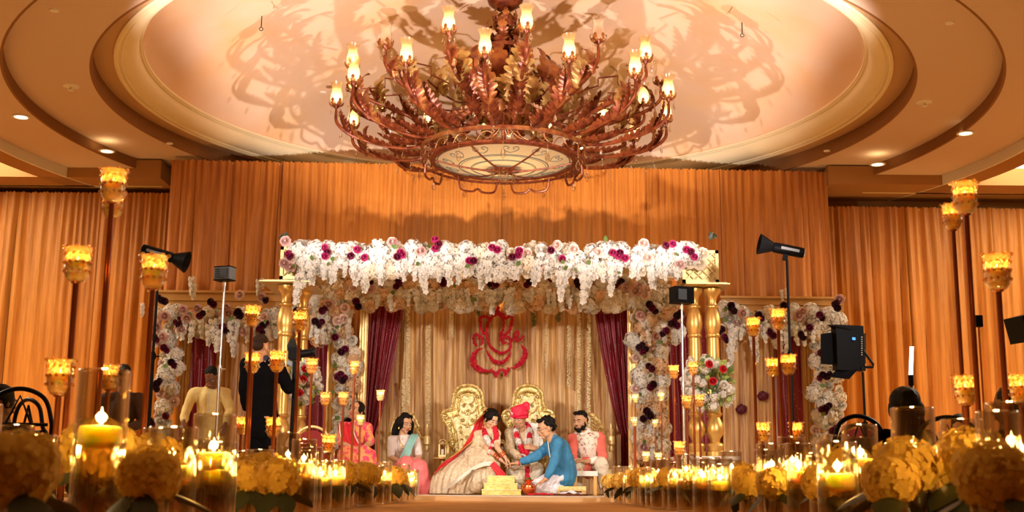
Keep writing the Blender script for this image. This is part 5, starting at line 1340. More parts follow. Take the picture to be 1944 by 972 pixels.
for c_, r in (((0, .03, .058), (.082, .092, .080)), ((0, -.045, .098), (.060, .045, .026)), ((0, .085, -.0), (.066, .04, .06)), ((.0, .09, .06), (.05, .05, .05)), ((.03, -.07, .10), (.03, .03, .018)), ((-.03, .11, .03), (.03, .03, .03))): 
    m2 = MB().ball(c_, r, n=14, m=10); hb.add(m2.v, m2.f, H)
f.part('hair', hb, M['hair'], .007, 1, (.016, 24))
MB().tube([wF + Vector((.01+.0*a, .030*cos(a), .030*sin(a))) for a in [j/12*2*pi for j in range(12)]], .007, 5, closed=True).build('red_thread_bracelet', RED, f.t)

# ---- bearded man on the right
f = Fig('bearded man in coral kurta and floral cream waistcoat seated at the right of the stage', 1115, 15.6)
hc = f.p(1102, 801, -.08); H = headM(hc, -.60, .10, -.04, 1.05); head(f.sk, H)
nk, sL, sR = f.p(1111, 820, 0), f.p(1089, 832, -.02), f.p(1138, 831, .05)
ch_, wa, hip = f.p(1113, 842, .02), f.p(1116, 868, .10), f.p(1118, 884, .16)
chain(f.sk, [H @ Vector((0, .02, -.10)), nk, ch_, wa, hip], [.05, .06, .13, .12, .14]); capsule(f.sk, sL, sR, .065)
eL, wL = f.p(1086, 866, -.20), f.p(1095, 879, -.38); chain(f.sk, [sL, eL, wL], [.052, .042, .028]); hand(f.sk, wL, (f.p(1099, 893, -.40)-wL), (0, .7, -.3), .45, 1)
eR, wR = f.p(1144, 872, -.18), f.p(1113, 876, -.38); chain(f.sk, [sR, eR, wR], [.052, .042, .028]); hand(f.sk, wR, (f.p(1100, 874, -.42)-wR), (0, .5, -1), .5, -1)
kL, kR, aL, aR = f.p(1094, 884, -.34), f.p(1142, 880, -.32), f.p(1096, 925, -.28), f.p(1146, 925, -.26)
for k_, a_ in ((kL, aL), (kR, aR)): chain(f.sk, [hip, k_, a_], [.09, .065, .04]); capsule(f.sk, a_, a_ + Vector((0, -.13, -.03)), .036, .03)
f.body(SK['b'])
face(f.t, H, M['hair'], M['lipnat'], .5)
M['coral'] = cloth('coral_kurta', (.80, .16, .12), .7)
c = MB(); capsule(c, sL, sR, .075); chain(c, [nk, ch_, wa, hip], [.06, .14, .14, .17]); chain(c, [sL, eL, eL.lerp(wL, .75)], [.072, .058, .046]); chain(c, [sR, eR, eR.lerp(wR, .55)], [.072, .060, .048]); chain(c, [hip, f.p(1110, 884, -.2)], [.15, .10])
f.part('kurta', c, M['coral'], .010, 2, (.014, 11))
vm = cloth('floral_cream_waistcoat', (.80, .70, .58), .6); nt = vm.node_tree; b = nt.nodes['Principled BSDF']
v = nt.nodes.new('ShaderNodeTexNoise'); v.inputs['Scale'].default_value = 24; tc = nt.nodes.new('ShaderNodeTexCoord'); nt.links.new(tc.outputs['Object'], v.inputs['Vector'])
r = nt.nodes.new('ShaderNodeValToRGB'); r.color_ramp.elements[0].color = (.45, .05, .07, 1); r.color_ramp.elements[1].color = (.80, .70, .58, 1); r.color_ramp.elements[0].position = .34; r.color_ramp.elements[1].position = .45
e = r.color_ramp.elements.new(.40); e.color = (.40, .34, .25, 1); nt.links.new(v.outputs['Fac'], r.inputs[0]); nt.links.new(r.outputs[0], b.inputs['Base Color'])
c = MB(); chain(c, [f.p(1112, 825, -.01), f.p(1113, 842, -.01), f.p(1115, 866, .05)], [.10, .165, .160]); capsule(c, f.p(1096, 830, -.01), f.p(1130, 829, .03), .075); f.part('waistcoat', c, vm, .010, 2, (.006, 12))
c = MB(); capsule(c, f.p(1104, 824, -.09), f.p(1118, 822, -.05), .026); f.part('collar', c, M['whitefur'], .008, 1, None)
c = MB(); capsule(c, eR.lerp(wR, .42), eR.lerp(wR, .72), .052, .044); f.part('cuff', c, M['whitefur'], .008, 1, (.006, 20))
c = MB()
for k_, a_ in ((kL, aL), (kR, aR)): chain(c, [hip, k_, k_.lerp(a_, .9)], [.11, .088, .065])
f.part('trousers', c, M['creamtrouser'], .010, 2, (.012, 13))
hb = MB()
for c_, r_ in (((0, .028, .070), (.078, .088, .070)), ((0, -.045, .108), (.058, .045, .024)), ((0, .07, .02), (.068, .04, .06))): m2 = MB().ball(c_, r_, n=14, m=10); hb.add(m2.v, m2.f, H)
f.part('hair', hb, M['hair'], .006, 1, (.008, 40))
hb = MB()
for c_, r_ in (((0, -.062, -.098), (.034, .030, .030)), ((-.046, -.030, -.072), (.022, .042, .034)), ((.046, -.030, -.072), (.022, .042, .034)), ((0, -.0955, -.041), (.022, .007, .004)), ((-.066, .0, -.03), (.010, .016, .04)), ((.066, .0, -.03), (.010, .016, .04))): m2 = MB().ball(c_, r_, n=12, m=8); hb.add(m2.v, m2.f, H)
f.part('beard', hb, M['hair'], .0045, 1, (.003, 60))

# ---- young woman on the left
f = Fig('young woman with long black hair, white blouse and aqua scarf seated left of the bride', 766, 15.5)
hc = f.p(770, 804, -.05); H = headM(hc, .55, .28, .05, 1.0); head(f.sk, H, True)
nk, sL, sR = f.p(765, 823, .0), f.p(744, 835, -.02), f.p(789, 834, .04)
ch_, wa, hip = f.p(766, 844, .02), f.p(768, 870, .08), f.p(770, 886, .12)
chain(f.sk, [H @ Vector((0, .02, -.10)), nk, ch_, wa, hip], [.045, .05, .10, .095, .14]); capsule(f.sk, sL, sR, .05)
eL, wL = f.p(742, 868, -.06), f.p(760, 876, -.28); chain(f.sk, [sL, eL, wL], [.046, .038, .024]); hand(f.sk, wL, (f.p(775, 879, -.30)-wL), (0, 0, -1), .5, 1)
eR, wR = f.p(796, 868, -.04), f.p(783, 876, -.26); chain(f.sk, [sR, eR, wR], [.046, .038, .024]); hand(f.sk, wR, (f.p(769, 880, -.28)-wR), (0, 0, -1), .5, -1)
for kx in (770, 790): chain(f.sk, [hip, f.p(kx, 886, -.34), f.p(kx+8, 925, -.30)], [.085, .06, .04])
f.body(SK['a']); face(f.t, H, M['hair'], M['lipred'], 1.0, 0, True)
M['whiteblouse'] = cloth('white_embroidered_blouse', (.78, .70, .66), .6, (26, (.62, .42, .32), 2, (1, 1, 1), (.62, .70)))
c = MB(); capsule(c, sL, sR, .058); chain(c, [f.p(766, 832, .01), ch_, f.p(767, 864, .06)], [.075, .115, .105]); capsule(c, sL, sL.lerp(eL, .85), .060, .052); capsule(c, sR, sR.lerp(eR, .8), .060, .052); f.part('blouse', c, M['whiteblouse'], .009, 2, (.006, 14))
M['pinksilk'] = cloth('coral_pink_silk', (.82, .20, .20), .5)
c = MB(); chain(c, [hip, f.p(772, 885, -.33), f.p(782, 925, -.30)], [.15, .12, .14]); chain(c, [hip, f.p(795, 890, -.30), f.p(805, 925, -.22)], [.15, .12, .13]); f.part('skirt', c, M['pinksilk'], .011, 2, (.024, (9, 9, 4)))
M['aqua'] = cloth('aqua_chiffon', (.28, .56, .52), .6)
ribbon(f.t, 'scarf', [(f.p(786, 845, .10), Vector((.10, .02, 0))), (f.p(787, 825, .01), Vector((.10, .03, 0))), (f.p(781, 838, -.13), Vector((.11, 0, .03))), (f.p(773, 856, -.14), Vector((.12, 0, .03))), (f.p(767, 872, -.20), Vector((.13, 0, .02)))], .1, M['aqua'], pleats=3, amp=.010)
hb = MB()
for c_, r_ in (((0, .030, .055), (.084, .096, .078)), ((0, -.03, .098), (.06, .045, .028)), ((-.062, -.005, .0), (.030, .055, .080)), ((.066, .012, .0), (.024, .045, .075)), ((-.02, .08, -.06), (.075, .04, .12))): m2 = MB().ball(c_, r_, n=14, m=10); hb.add(m2.v, m2.f, H)
chain(hb, [f.p(759, 800, .04), f.p(751, 820, .03), f.p(744, 836, .02)], [.06, .058, .03]); chain(hb, [f.p(780, 805, .06), f.p(779, 825, .08)], [.04, .03])
f.part('hair', hb, M['hair'], .008, 2, (.012, (26, 26, 6)))
m2 = MB()
for s in (-1, 1): m2.tube([(s*.078, .0, -.035), (s*.080, 0, -.075)], [.006, .014], 8)
m2.ball((0, -.102, .05), (.008, .004, .010), n=8, m=6); m2.tube([(0, -.09, .08), (0, -.06, .118)], .003, 5); MB().add(m2.v, m2.f, H).build('earrings', M['goldjewel'], f.t)
MB().tube(arc_pts([f.p(757, 828, -.08), f.p(760, 842, -.13), f.p(767, 850, -.13), f.p(776, 840, -.12), f.p(777, 828, -.06)], 5), .006, 5).build('necklace', M['goldjewel'], f.t)

# ---- woman in red at the left
f = Fig('woman in red and orange sari seated before the left flower column, looking up', 677, 14.4)
hc = f.p(676, 781, 0); H = headM(hc, -.45, -.22, 0, 1.0); head(f.sk, H, True)
nk, sL, sR = f.p(677, 797, .03), f.p(655, 810, 0), f.p(697, 811, .03)
ch_, wa, hip = f.p(676, 822, .03), f.p(676, 848, .06), f.p(676, 868, .10)
chain(f.sk, [H @ Vector((0, .02, -.10)), nk, ch_, wa, hip], [.045, .05, .11, .11, .15]); capsule(f.sk, sL, sR, .055)
eL, wL = f.p(648, 840, -.08), f.p(664, 848, -.28); chain(f.sk, [sL, eL, wL], [.048, .04, .025]); hand(f.sk, wL, (f.p(676, 850, -.3)-wL), (0, 0, -1), .5, 1)
eR, wR = f.p(703, 840, -.06), f.p(690, 850, -.26); chain(f.sk, [sR, eR, wR], [.048, .04, .025]); hand(f.sk, wR, (f.p(678, 851, -.3)-wR), (0, 0, -1), .5, -1)
for kx in (662, 692): chain(f.sk, [hip, f.p(kx, 868, -.38), f.p(kx, 915, -.36)], [.09, .06, .04])
f.body(SK['b']); face(f.t, H, M['hair'], M['lipred'], .2, 0, True)
M['orangesari'] = cloth('orange_floral_blouse', (.80, .32, .10), .6, (22, (.72, .05, .14), 3, (1, 1, 1), (.45, .55)))
c = MB(); capsule(c, sL, sR, .062); chain(c, [f.p(677, 806, .02), ch_, wa], [.08, .125, .12]); capsule(c, sR, sR.lerp(eR, .95), .062, .055); capsule(c, sL, sL.lerp(eL, .95), .062, .055); f.part('blouse', c, M['orangesari'], .010, 2, (.008, 14))
c = MB()
for kx in (660, 694): chain(c, [hip, f.p(kx, 868, -.36), f.p(kx, 915, -.35)], [.16, .13, .15])
f.part('sari_skirt', c, M['orangesari'], .012, 2, (.02, (9, 9, 4)))
ribbon(f.t, 'sari_drape', [(f.p(650, 850, .14), Vector((.10, .0, 0))), (f.p(655, 808, .10), Vector((.16, 0, 0))), (f.p(658, 805, -.05), Vector((.17, 0, .0))), (f.p(660, 826, -.15), Vector((.15, 0, .04))), (f.p(672, 850, -.22), Vector((.14, 0, .05))), (f.p(688, 862, -.34), Vector((.10, 0, .06)))], .1, M['redsilk'], pleats=3, amp=.014, edge=(-1, 1), em=M['silver'])
hb = MB()
for c_, r_ in (((0, .030, .055), (.082, .094, .076)), ((0, .115, .0), (.05, .045, .05)), ((-.062, .0, .02), (.024, .05, .05)), ((.062, .0, .02), (.024, .05, .05))): m2 = MB().ball(c_, r_, n=14, m=10); hb.add(m2.v, m2.f, H)
f.part('hair', hb, M['hair'], .008, 2, (.004, 30))
put(f.t, 'rose_dark', H @ Vector((-.08, .05, .07)), .8, name='hair_flower')

# ---- man in yellow kurta bending over at the left wing
f = Fig('man in pale yellow kurta bending his head down behind the chrome light stand', 395, 15.6)
hc = f.p(401, 716, -.16); H = headM(hc, -.1, .75, 0, 1.0); head(f.sk, H)
nk, sL, sR = f.p(398, 733, 0), f.p(369, 746, 0), f.p(427, 746, .0)
ch_, wa, hip = f.p(398, 758, .03), f.p(398, 790, .08), f.p(398, 815, .12)
chain(f.sk, [H @ Vector((0, .02, -.10)), nk, ch_, wa, hip], [.05, .06, .14, .13, .14]); capsule(f.sk, sL, sR, .065)
eL, wL = f.p(354, 778, -.08), f.p(348, 802, -.25); chain(f.sk, [sL, eL, wL], [.052, .042, .028]); hand(f.sk, wL, (-.1, -.4, -1), (.3, .8, 0), .4, 1)
eR, wR = f.p(437, 780, -.05), f.p(428, 806, -.2); chain(f.sk, [sR, eR, wR], [.052, .042, .028]); hand(f.sk, wR, (-.1, -.5, -1), (-.3, .8, 0), .4, -1)
for kx in (385, 412):
    a_ = f.p(kx, 930, .1); a_.z = .06; chain(f.sk, [hip, f.p(kx, 870, 0), a_], [.10, .07, .045]); capsule(f.sk, a_, a_ + Vector((0, -.16, -.02)), .04, .032)
f.body(SK['c']); face(f.t, H, M['hair'], M['lipnat'], .8)
M['yellowkurta'] = cloth('pale_yellow_kurta', (.78, .62, .26), .7)
c = MB(); capsule(c, sL, sR, .078); chain(c, [nk, ch_, wa, hip, f.p(398, 860, .06)], [.062, .165, .165, .18, .20]); chain(c, [sL, eL, eL.lerp(wL, .8)], [.075, .060, .048]); chain(c, [sR, eR, eR.lerp(wR, .8)], [.075, .060, .048])
f.part('kurta', c, M['yellowkurta'], .011, 2, (.016, (11, 11, 8)))
c = MB()
for kx in (385, 412): a_ = f.p(kx, 930, .1); a_.z = .08; chain(c, [hip, f.p(kx, 870, 0), a_], [.12, .09, .07])
f.part('trousers', c, M['creamtrouser'], .012, 2, (.012, 12))
hb = MB(); m2 = MB().ball((0, .03, .058), (.082, .092, .076), n=14, m=10); hb.add(m2.v, m2.f, H); f.part('hair', hb, M['hair'], .007, 1, (.006, 40))
MB().tube([f.p(396, 745, -.17), f.p(396, 785, -.17)], .006, 5).build('button_placket', M['silver'], f.t)

# ---- videographer seen from behind
f = Fig('videographer in black suit standing with his back to us, filming the stage', 500, 13.2, 0.0)
hc = f.p(496, 659, 0); H = headM(hc, pi-.35, .12, 0, 1.05); head(f.sk, H)
nk, sL, sR = f.p(497, 677, .02), f.p(470, 692, .02), f.p(528, 694, .04)
ch_, wa, hip = f.p(499, 712, .02), f.p(499, 760, .02), f.p(499, 795, .02)
chain(f.sk, [H @ Vector((0, .02, -.10)), nk, ch_, wa, hip], [.052, .06, .14, .12, .13]); capsule(f.sk, sL, sR, .07)
eL, wL = f.p(463, 738, .0), f.p(468, 778, .1); chain(f.sk, [sL, eL, wL], [.055, .045, .03]); hand(f.sk, wL, (.1, .3, -1), (.9, 0, .2), .8, -1)
eR, wR = f.p(548, 738, .10), f.p(552, 728, .34); chain(f.sk, [sR, eR, wR], [.055, .045, .03]); hand(f.sk, wR, (.3, .8, .3), (.9, -.2, 0), 1.2, 1)
lg = []
for kx in (488, 512):
    a_ = f.p(kx, 925, .02); a_.z = .09; lg.append(a_); chain(f.sk, [f.p(kx, 800, .02), f.p(kx, 862, .0), a_], [.10, .07, .045]); capsule(f.sk, a_, a_ + Vector((0, .16, -.05)), .04, .03)
f.body(SK['b']); M['blacksuit'] = cloth('black_suit_wool', (.004, .004, .005), .9, spec=.03)
face(f.t, H, M['hair'], M['lipnat'], .3)
c = MB(); capsule(c, sL, sR, .085); chain(c, [f.p(498, 690, .02), ch_, wa, f.p(499, 815, .02)], [.09, .165, .155, .18]); chain(c, [sL, eL, eL.lerp(wL, .9)], [.08, .065, .048]); chain(c, [sR, eR, eR.lerp(wR, .85)], [.08, .065, .048])
f.part('suit_jacket', c, M['blacksuit'], .011, 2, (.012, 9))
c = MB()
for kx, a_ in zip((488, 512), lg): chain(c, [f.p(kx, 800, .02), f.p(kx, 862, 0), a_], [.125, .095, .075])
f.part('trousers', c, M['blacksuit'], .012, 2, (.008, 9))
for a_ in lg: c = MB(); capsule(c, a_ + Vector((0, -.04, -.045)), a_ + Vector((0, .18, -.05)), .045, .035); f.part('shoe', c, M['black'], .01, 1, None)
c = MB(); MB_ = capsule(c, f.p(497, 679, .03), f.p(498, 684, .02), .072, .085); f.part('collar', c, cloth('navy_collar', (.01, .015, .05), .6), .009, 1, None)
M['brownhair'] = mat('dark_brown_hair', (.03, .013, .007), .6, bump=(80, .5), spec=.15)
hb = MB()
for c_, r_ in (((0, .028, .062), (.079, .090, .072)), ((0, .07, .0), (.068, .04, .055))): m2 = MB().ball(c_, r_, n=14, m=10); hb.add(m2.v, m2.f, H)
f.part('hair', hb, M['brownhair'], .006, 1, (.004, 50))

# ---- guests at the sides, seen mostly as silhouettes
def guest(label, px, py, Y, yaw, pitch, skn, hairkind, clothm, wide=1.0, z=0.0, ph=None, seat=True):
    f = Fig(label, px, Y, 0.0); s = 1.0; u = 2300/Y/1.02
    hc = f.p(px, py, 0); H = headM(hc, yaw, pitch, 0, 1.0); head(f.sk, H, hairkind != 'short')
    top = hc.z; 
    def q(dx, dz, dy=0): return hc + Vector((dx, dy, dz))
    nk, sL, sR = q(0, -.14, .03), q(-.17*wide, -.23, .03), q(.17*wide, -.23, .03)
    hip = q(0, -.70, .06); kn = [q(-.10, -.72, -.36 if abs(yaw) < 1.6 else .42), q(.12, -.72, -.36 if abs(yaw) < 1.6 else .42)]
    if not seat: hip = q(0, -.72, .02); kn = [q(-.1, -1.1, 0), q(.1, -1.1, 0)]
    chain(f.sk, [H @ Vector((0, .02, -.10)), nk, q(0, -.36, .03), q(0, -.55, .05), hip], [.048, .055, .12, .11, .13]); capsule(f.sk, sL, sR, .055)
    fw = -1 if abs(yaw) < 1.6 else 1
    for s_, sh in ((-1, sL), (1, sR)):
        e_, w_ = q(s_*.24*wide, -.50, .02), q(s_*.10, -.58, fw*.26); chain(f.sk, [sh, e_, w_], [.048, .04, .026]); hand(f.sk, w_, (-s_*.6, fw*.5, -.1), (0, 0, -1), .5, s_*fw)
    for k_ in kn:
        a_ = k_.copy(); a_.z = .07; chain(f.sk, [hip, k_, a_], [.09, .065, .042]); capsule(f.sk, a_, a_ + Vector((0, fw*.15, -.03)), .036, .03)
    f.body(skn, .009); face(f.t, H, M['hair'], M['lipnat'], .6)
    c = MB(); capsule(c, sL, sR, .072); chain(c, [q(0, -.19, .03), q(0, -.36, .03), q(0, -.6, .05), hip], [.075, .15, .145, .17])
    for s_, sh in ((-1, sL), (1, sR)):
        e_, w_ = q(s_*.24*wide, -.50, .02), q(s_*.10, -.58, fw*.26); chain(c, [sh, e_, e_.lerp(w_, .8)], [.068, .055, .045])
    f.part('shirt', c, clothm, .013, 2, (.012, 10))
    c = MB()
    for k_ in kn: a_ = k_.copy(); a_.z = .10; chain(c, [hip, k_, a_], [.12, .088, .062])
    f.part('trousers', c, clothm, .013, 2, (.01, 10))
    hb = MB(); L = [((0, .030, .056), (.086, .098, .078))]
    if hairkind == 'long': L += [((0, .04, .04), (.112, .105, .10)), ((0, .06, -.03), (.130, .070, .12)), ((0, .075, -.14), (.125, .055, .13)), ((0, .08, -.25), (.14, .05, .10))]
    if hairkind == 'bun': L += [((0, .12, .03), (.055, .05, .05)), ((-.06, 0, .01), (.026, .05, .06)), ((.06, 0, .01), (.026, .05, .06))]
    if hairkind == 'quiff': L += [((0, -.05, .115), (.066, .055, .036)), ((0, .06, .0), (.068, .045, .06))]
    if hairkind == 'short': L += [((0, .07, .0), (.070, .042, .06))]
    for c_, r_ in L: m2 = MB().ball(c_, r_, n=14, m=10); hb.add(m2.v, m2.f, H)
    f.part('hair', hb, M['hair'], .009, 2, (.006, (25, 25, 6)))
    return f
dk = cloth('dark_suit', (.004, .0035, .004), .9, spec=.03); gd = cloth('mustard_top', (.42, .22, .05), .7)
guest('guest with a black quiff bending forward at far left, behind the large candle cylinder', 233, 716, 13.2, .35, .75, SK['b'], 'quiff', cloth('brown_shirt', (.05, .022, .012), .8), seat=False)
guest('guest at the left edge, only the dark back of the head showing', 6, 764, 9.0, 2.6, .1, SK['c'], 'bun', dk)
guest('woman with long straight black hair seen from behind at the right', 1716, 772, 8.6, pi-.05, .05, SK['b'], 'long', dk)
guest('man with dark hair in profile at the right edge, behind the candle poles', 1915, 772, 7.6, -2.3, .15, SK['c'], 'short', dk)
guest('small girl with tied black hair looking down, seated at the far right', 1822, 812, 12.4, -.55, .55, SK['d'], 'bun', gd)
# ================================================================== thrones and stage furniture
M['throne'] = mat('gilded_carving', (.84, .66, .28), .34, .6, noise_=(28, (.50, .32, .08), 4, (1, 1, 1), (.4, .6)), bump=(45, .5))
M['thronefab'] = mat('champagne_upholstery', (.84, .72, .40), .45, .25, noise_=(26, (.62, .46, .18), 4), bump=(40, .3))
def throne(px, label, Y=15.95):
    a = W(px, 732, Y); b = W(px, 925, Y); T = thing('throne', label, 'throne', (a.x, Y, SZ)); Ht = a.z-SZ
    S = (W(px+45, 780, Y).x - a.x)/.30            # scale from shoulder half width
    k = Ht/1.27
    def X(x): return x*S
    def Zz(z): return z*k
    # back board outline (half), bottom to top
    half = [(.17, .42), (.19, .55), (.21, .68), (.24, .78), (.30, .86), (.31, .93), (.27, .97), (.22, .98), (.19, 1.03), (.18, 1.10), (.165, 1.18), (.12, 1.24), (.06, 1.265), (0, 1.27)]
    out = [(X(x), Zz(z)) for x, z in half] + [(-X(x), Zz(z)) for x, z in reversed(half[:-1])]
    n = len(out)
    MB().prism([(x*.93, z) for x, z in out], .0, .05).build('back_board', M['throne'], T)
    inner = [(X(x)*.62, Zz(.42+(z-.42)*.88)) for x, z in half[:-1]]; inn = inner + [(0, Zz(1.14))] + [(-x, z) for x, z in reversed(inner)]
    MB().prism(inn, -.03, .0).build('back_pad', M['thronefab'], T)
    pts = arc_pts([(x, -.01, z) for x, z in out], 4); MB().tube(pts, .026, 7).build('carved_rim', M['throne'], T)
    MB().tube(arc_pts([(x, -.035, z) for x, z in inn], 4), .013, 6).build('inner_rim', M['throne'], T)
    mb = MB()
    for s in (-1, 1):                                # scroll ends and leaf curls
        for (cx_, cz_, r_) in ((.285, .90, .05), (.20, .99, .035), (.235, .80, .03), (.19, .60, .03)):
            P = [(s*X(cx_) + r_*(1-.8*t)*cos(t*9)*s, -.035, Zz(cz_) + r_*(1-.8*t)*sin(t*9)) for t in [i/16 for i in range(17)]]; mb.tube(P, .011, 5)
        for j in range(7):
            z = .46+.06*j; mb.ball((s*X(.155+.012*j), -.03, Zz(z)), (.018, .02, .022), n=6, m=4)
    mb.build('scrollwork', M['throne'], T)
    mb = MB()
    for j in range(13):                              # beaded crest
        a_ = pi*(j+.5)/13; mb.ball((X(.165)*cos(a_), -.01, Zz(1.15)+Zz(.125)*sin(a_)), (.020, .024, .026), n=7, m=5)
    for j in range(9): a_ = pi*(j+.5)/9; mb.ball((X(.115)*cos(a_), -.03, Zz(1.12)+Zz(.09)*sin(a_)), .015, n=6, m=4)
    mb.build('crest_beads', M['goldpale'], T)
    mb = MB()
    for (x, z, r_) in ((0, .95, .035), (0, .80, .03), (0, .66, .025), (.06, .86, .022), (-.06, .86, .022), (.08, .72, .02), (-.08, .72, .02), (.05, 1.03, .02), (-.05, 1.03, .02)):
        for q in range(5): a_ = q*2*pi/5+.3; mb.ball((X(x)+r_*.8*cos(a_), -.045, Zz(z)+r_*.8*sin(a_)), (r_*.5, .014, r_*.5), n=6, m=4)
    mb.build('carved_flowers', M['throne'], T)
    mb = MB()
    for s in (-1, 1):                                # carved relief over the panel
        for z0_, w_ in ((.52, .06), (.66, .075), (.80, .10), (.94, .11), (1.05, .08)):
            P = [(s*(X(.012)+X(w_)*sin(t*1.6)), -.042, Zz(z0_)+Zz(.09)*t - .02*sin(t*5)) for t in [i/9 for i in range(10)]]; mb.tube(P, .009, 5)
            c0 = P[-1]; mb.tube([(c0[0]-s*.022*(1-t)*cos(t*8), -.044, c0[2]+.022*(1-t)*sin(t*8)) for t in [i/10 for i in range(10)]], .007, 5)
        P = [(s*X(.24), -.04, Zz(.90)), (s*X(.19), -.045, Zz(.86)), (s*X(.16), -.045, Zz(.76)), (s*X(.15), -.045, Zz(.60))]; mb.tube(arc_pts(P, 5), .012, 5)
        P = [(s*X(.15), -.04, Zz(1.12)), (s*X(.10), -.045, Zz(1.18)), (0, -.045, Zz(1.20))]; mb.tube(arc_pts(P, 5), .012, 5)
    mb.build('carved_relief', M['throne'], T)
    MB().box((0, -.26, Zz(.36)), (X(.42), .52, .09)).build('seat_frame', M['throne'], T, False)
    MB().ball((0, -.26, Zz(.41)), (X(.20), .25, .05), n=20, m=8).build('seat', M['thronefab'], T)
    for s in (-1, 1):
        MB().tube(arc_pts([(s*X(.19), .0, Zz(.62)), (s*X(.25), -.12, Zz(.60)), (s*X(.24), -.36, Zz(.56)), (s*X(.22), -.44, Zz(.50)), (s*X(.23), -.40, Zz(.36))], 5), .024, 7).build('armrest', M['throne'], T)
        for y in (-.46, -.02): MB().tube([(s*X(.19), y, Zz(.34)), (s*X(.22), y-.02, Zz(.2)), (s*X(.18), y, Zz(.06)), (s*X(.20), y-.02, .012)], [.035, .032, .022, .03], 8).build('leg', M['throne'], T)
    return T
throne(889, 'left gilded carved throne behind the bride'); throne(1003, 'right gilded carved throne behind the groom')
def side_chair(px, label, flip=1, Y=16.1):
    o = W(px, 925, Y); T = thing('carved_chair', label, 'chair', (o.x, Y, SZ)); L = lambda x, y, z: W(x, y, Y) - Vector((o.x, Y, SZ))
    g = M['throne']
    if flip > 0:
        MB().tube(arc_pts([L(px+2, 790, 0), L(px+14, 786, 0), L(px+22, 797, 0), L(px+28, 812, 0), L(px+20, 818, 0), L(px+22, 808, 0)], 6), .018, 6).build('back_scroll', g, T)
        MB().tube(arc_pts([L(px+12, 800, 0), L(px+24, 818, 0), L(px+30, 830, 0), L(px+38, 834, 0)], 6), .022, 6).build('back_scroll', g, T)
        MB().tube(arc_pts([L(px-4, 790, 0), L(px-20, 800, 0), L(px-28, 830, 0), L(px-28, 870, 0)], 6), .02, 6).build('back_frame', g, T)
    else:
        for k in range(5): MB().tube(arc_pts([L(px+4, 792+6*k, 0), L(px+14, 796+9*k, 0), L(px+20-k, 812+10*k, 0), L(px+8, 820+9*k, 0)], 5), .012, 6).build('back_scroll', g, T)
        MB().tube(arc_pts([L(px-22, 800, 0), L(px, 786, 0), L(px+18, 798, 0), L(px+28, 830, 0), L(px+24, 880, 0)], 6), .024, 6).build('back_frame', g, T)
    MB().lathe([(.02, 0), (.035, .03), (.022, .08), (.05, .10), (.05, .20), (.02, .22), (.035, .28), (.012, .32), (.018, .35), (.001, .38)], 10, Matrix.Translation(L(px+42, 858, 0))).build('finial_post', M['goldpale'], T)
    zb = L(px, 892, 0).z
    MB().box((0.02, -.22, zb-.05), (.48, .46, .10)).build('seat', M['thronefab'], T, False)
    for x in (-.2, .24):
        for y in (-.42, -.02): MB().tube([(x, y, zb-.08), (x*1.05, y, zb*.5), (x, y, .0)], [.028, .02, .026], 8).build('leg', g, T)
side_chair(768, 'gilded scroll-backed chair under the young woman at the left'); side_chair(1118, 'gilded openwork chair behind the bearded man at the right', -1)
# altar of three gold steps
M['altar'] = mat('gold_foil_wrap', (.80, .60, .20), .42, .3, noise_=(12, (.68, .46, .12), 5, (1, 1, 1), (.4, .65)), bump=(30, .35))
def stepbox():
    Y = 14.55; o = W(956, 940, Y); T = thing('fire_altar', 'stepped gold-wrapped fire altar at the front centre of the stage', 'altar', (o.x, Y, SZ+.003)); z0 = SZ+.003
    for xa, xb, ya, yb, d in ((915, 989, 929, 944, .50), (919, 982, 917, 929, .42), (925, 977, 903, 917, .34)):
        a, b = W(xa, yb, Y-.2), W(xb, ya, Y-.2); w = b.x-a.x
        lo = max(0, a.z-z0) if yb < 944 else 0
        MB().box(((a.x+b.x)/2-o.x, 0, (lo+b.z-z0)/2), (w, d, b.z-z0-lo)).build('altar_step', M['altar'], T, False)
        MB().box(((a.x+b.x)/2-o.x, 0, b.z-z0-.008), (w+.015, d+.015, .012)).build('step_edge', M['goldpale'], T, False)
stepbox()
Y = 14.5; o = W(1003, 940, Y)
T = thing('water_pot', 'small copper water pot with a narrow neck beside the altar', 'pot', (o.x, Y-.15, SZ+.003))
M['copperpot'] = mat('polished_copper', (.80, .22, .08), .22, .9)
MB().lathe([(.03, 0), (.075, .03), (.095, .075), (.085, .115), (.045, .14), (.038, .155), (.06, .175), (.064, .18), (.05, .176), (.03, .15)], 24, cap=True, wob=lambda a, i: 1+.03*sin(a*12)*(1 if 1 <= i <= 3 else 0)).build('pot_body', M['copperpot'], T)
for a in range(5): link('pot_leaf', FM['leaf'][0], T, (.02*cos(a*1.25), .02*sin(a*1.25), .165), (.3, 0, a*1.25), .45)
T = thing('petal_pile', 'scattered red rose petals on the stage by the priest\'s knees', 'petals', (W(1030, 940, 14.3).x, 14.25, SZ+.004)); tag(T, kind='stuff')
mb = MB()
for k in range(90):
    x, y = R.gauss(0, .11), R.gauss(0, .06); mb.ball((x, y, .008+R.random()*.02*max(0, 1-abs(x)*5)), (.016, .012, .004), (R.uniform(-.6, .6), R.uniform(-.6, .6), 0), n=6, m=3)
o_ = mb.build('petals', M['redpom'], None, True, (T.location[0], 14.25, SZ+.004)); bpy.data.objects.remove(T); tag(o_, 'scattered red rose petals on the stage by the priest\'s knees', 'petals', kind='stuff'); o_.name = 'rose_petals'
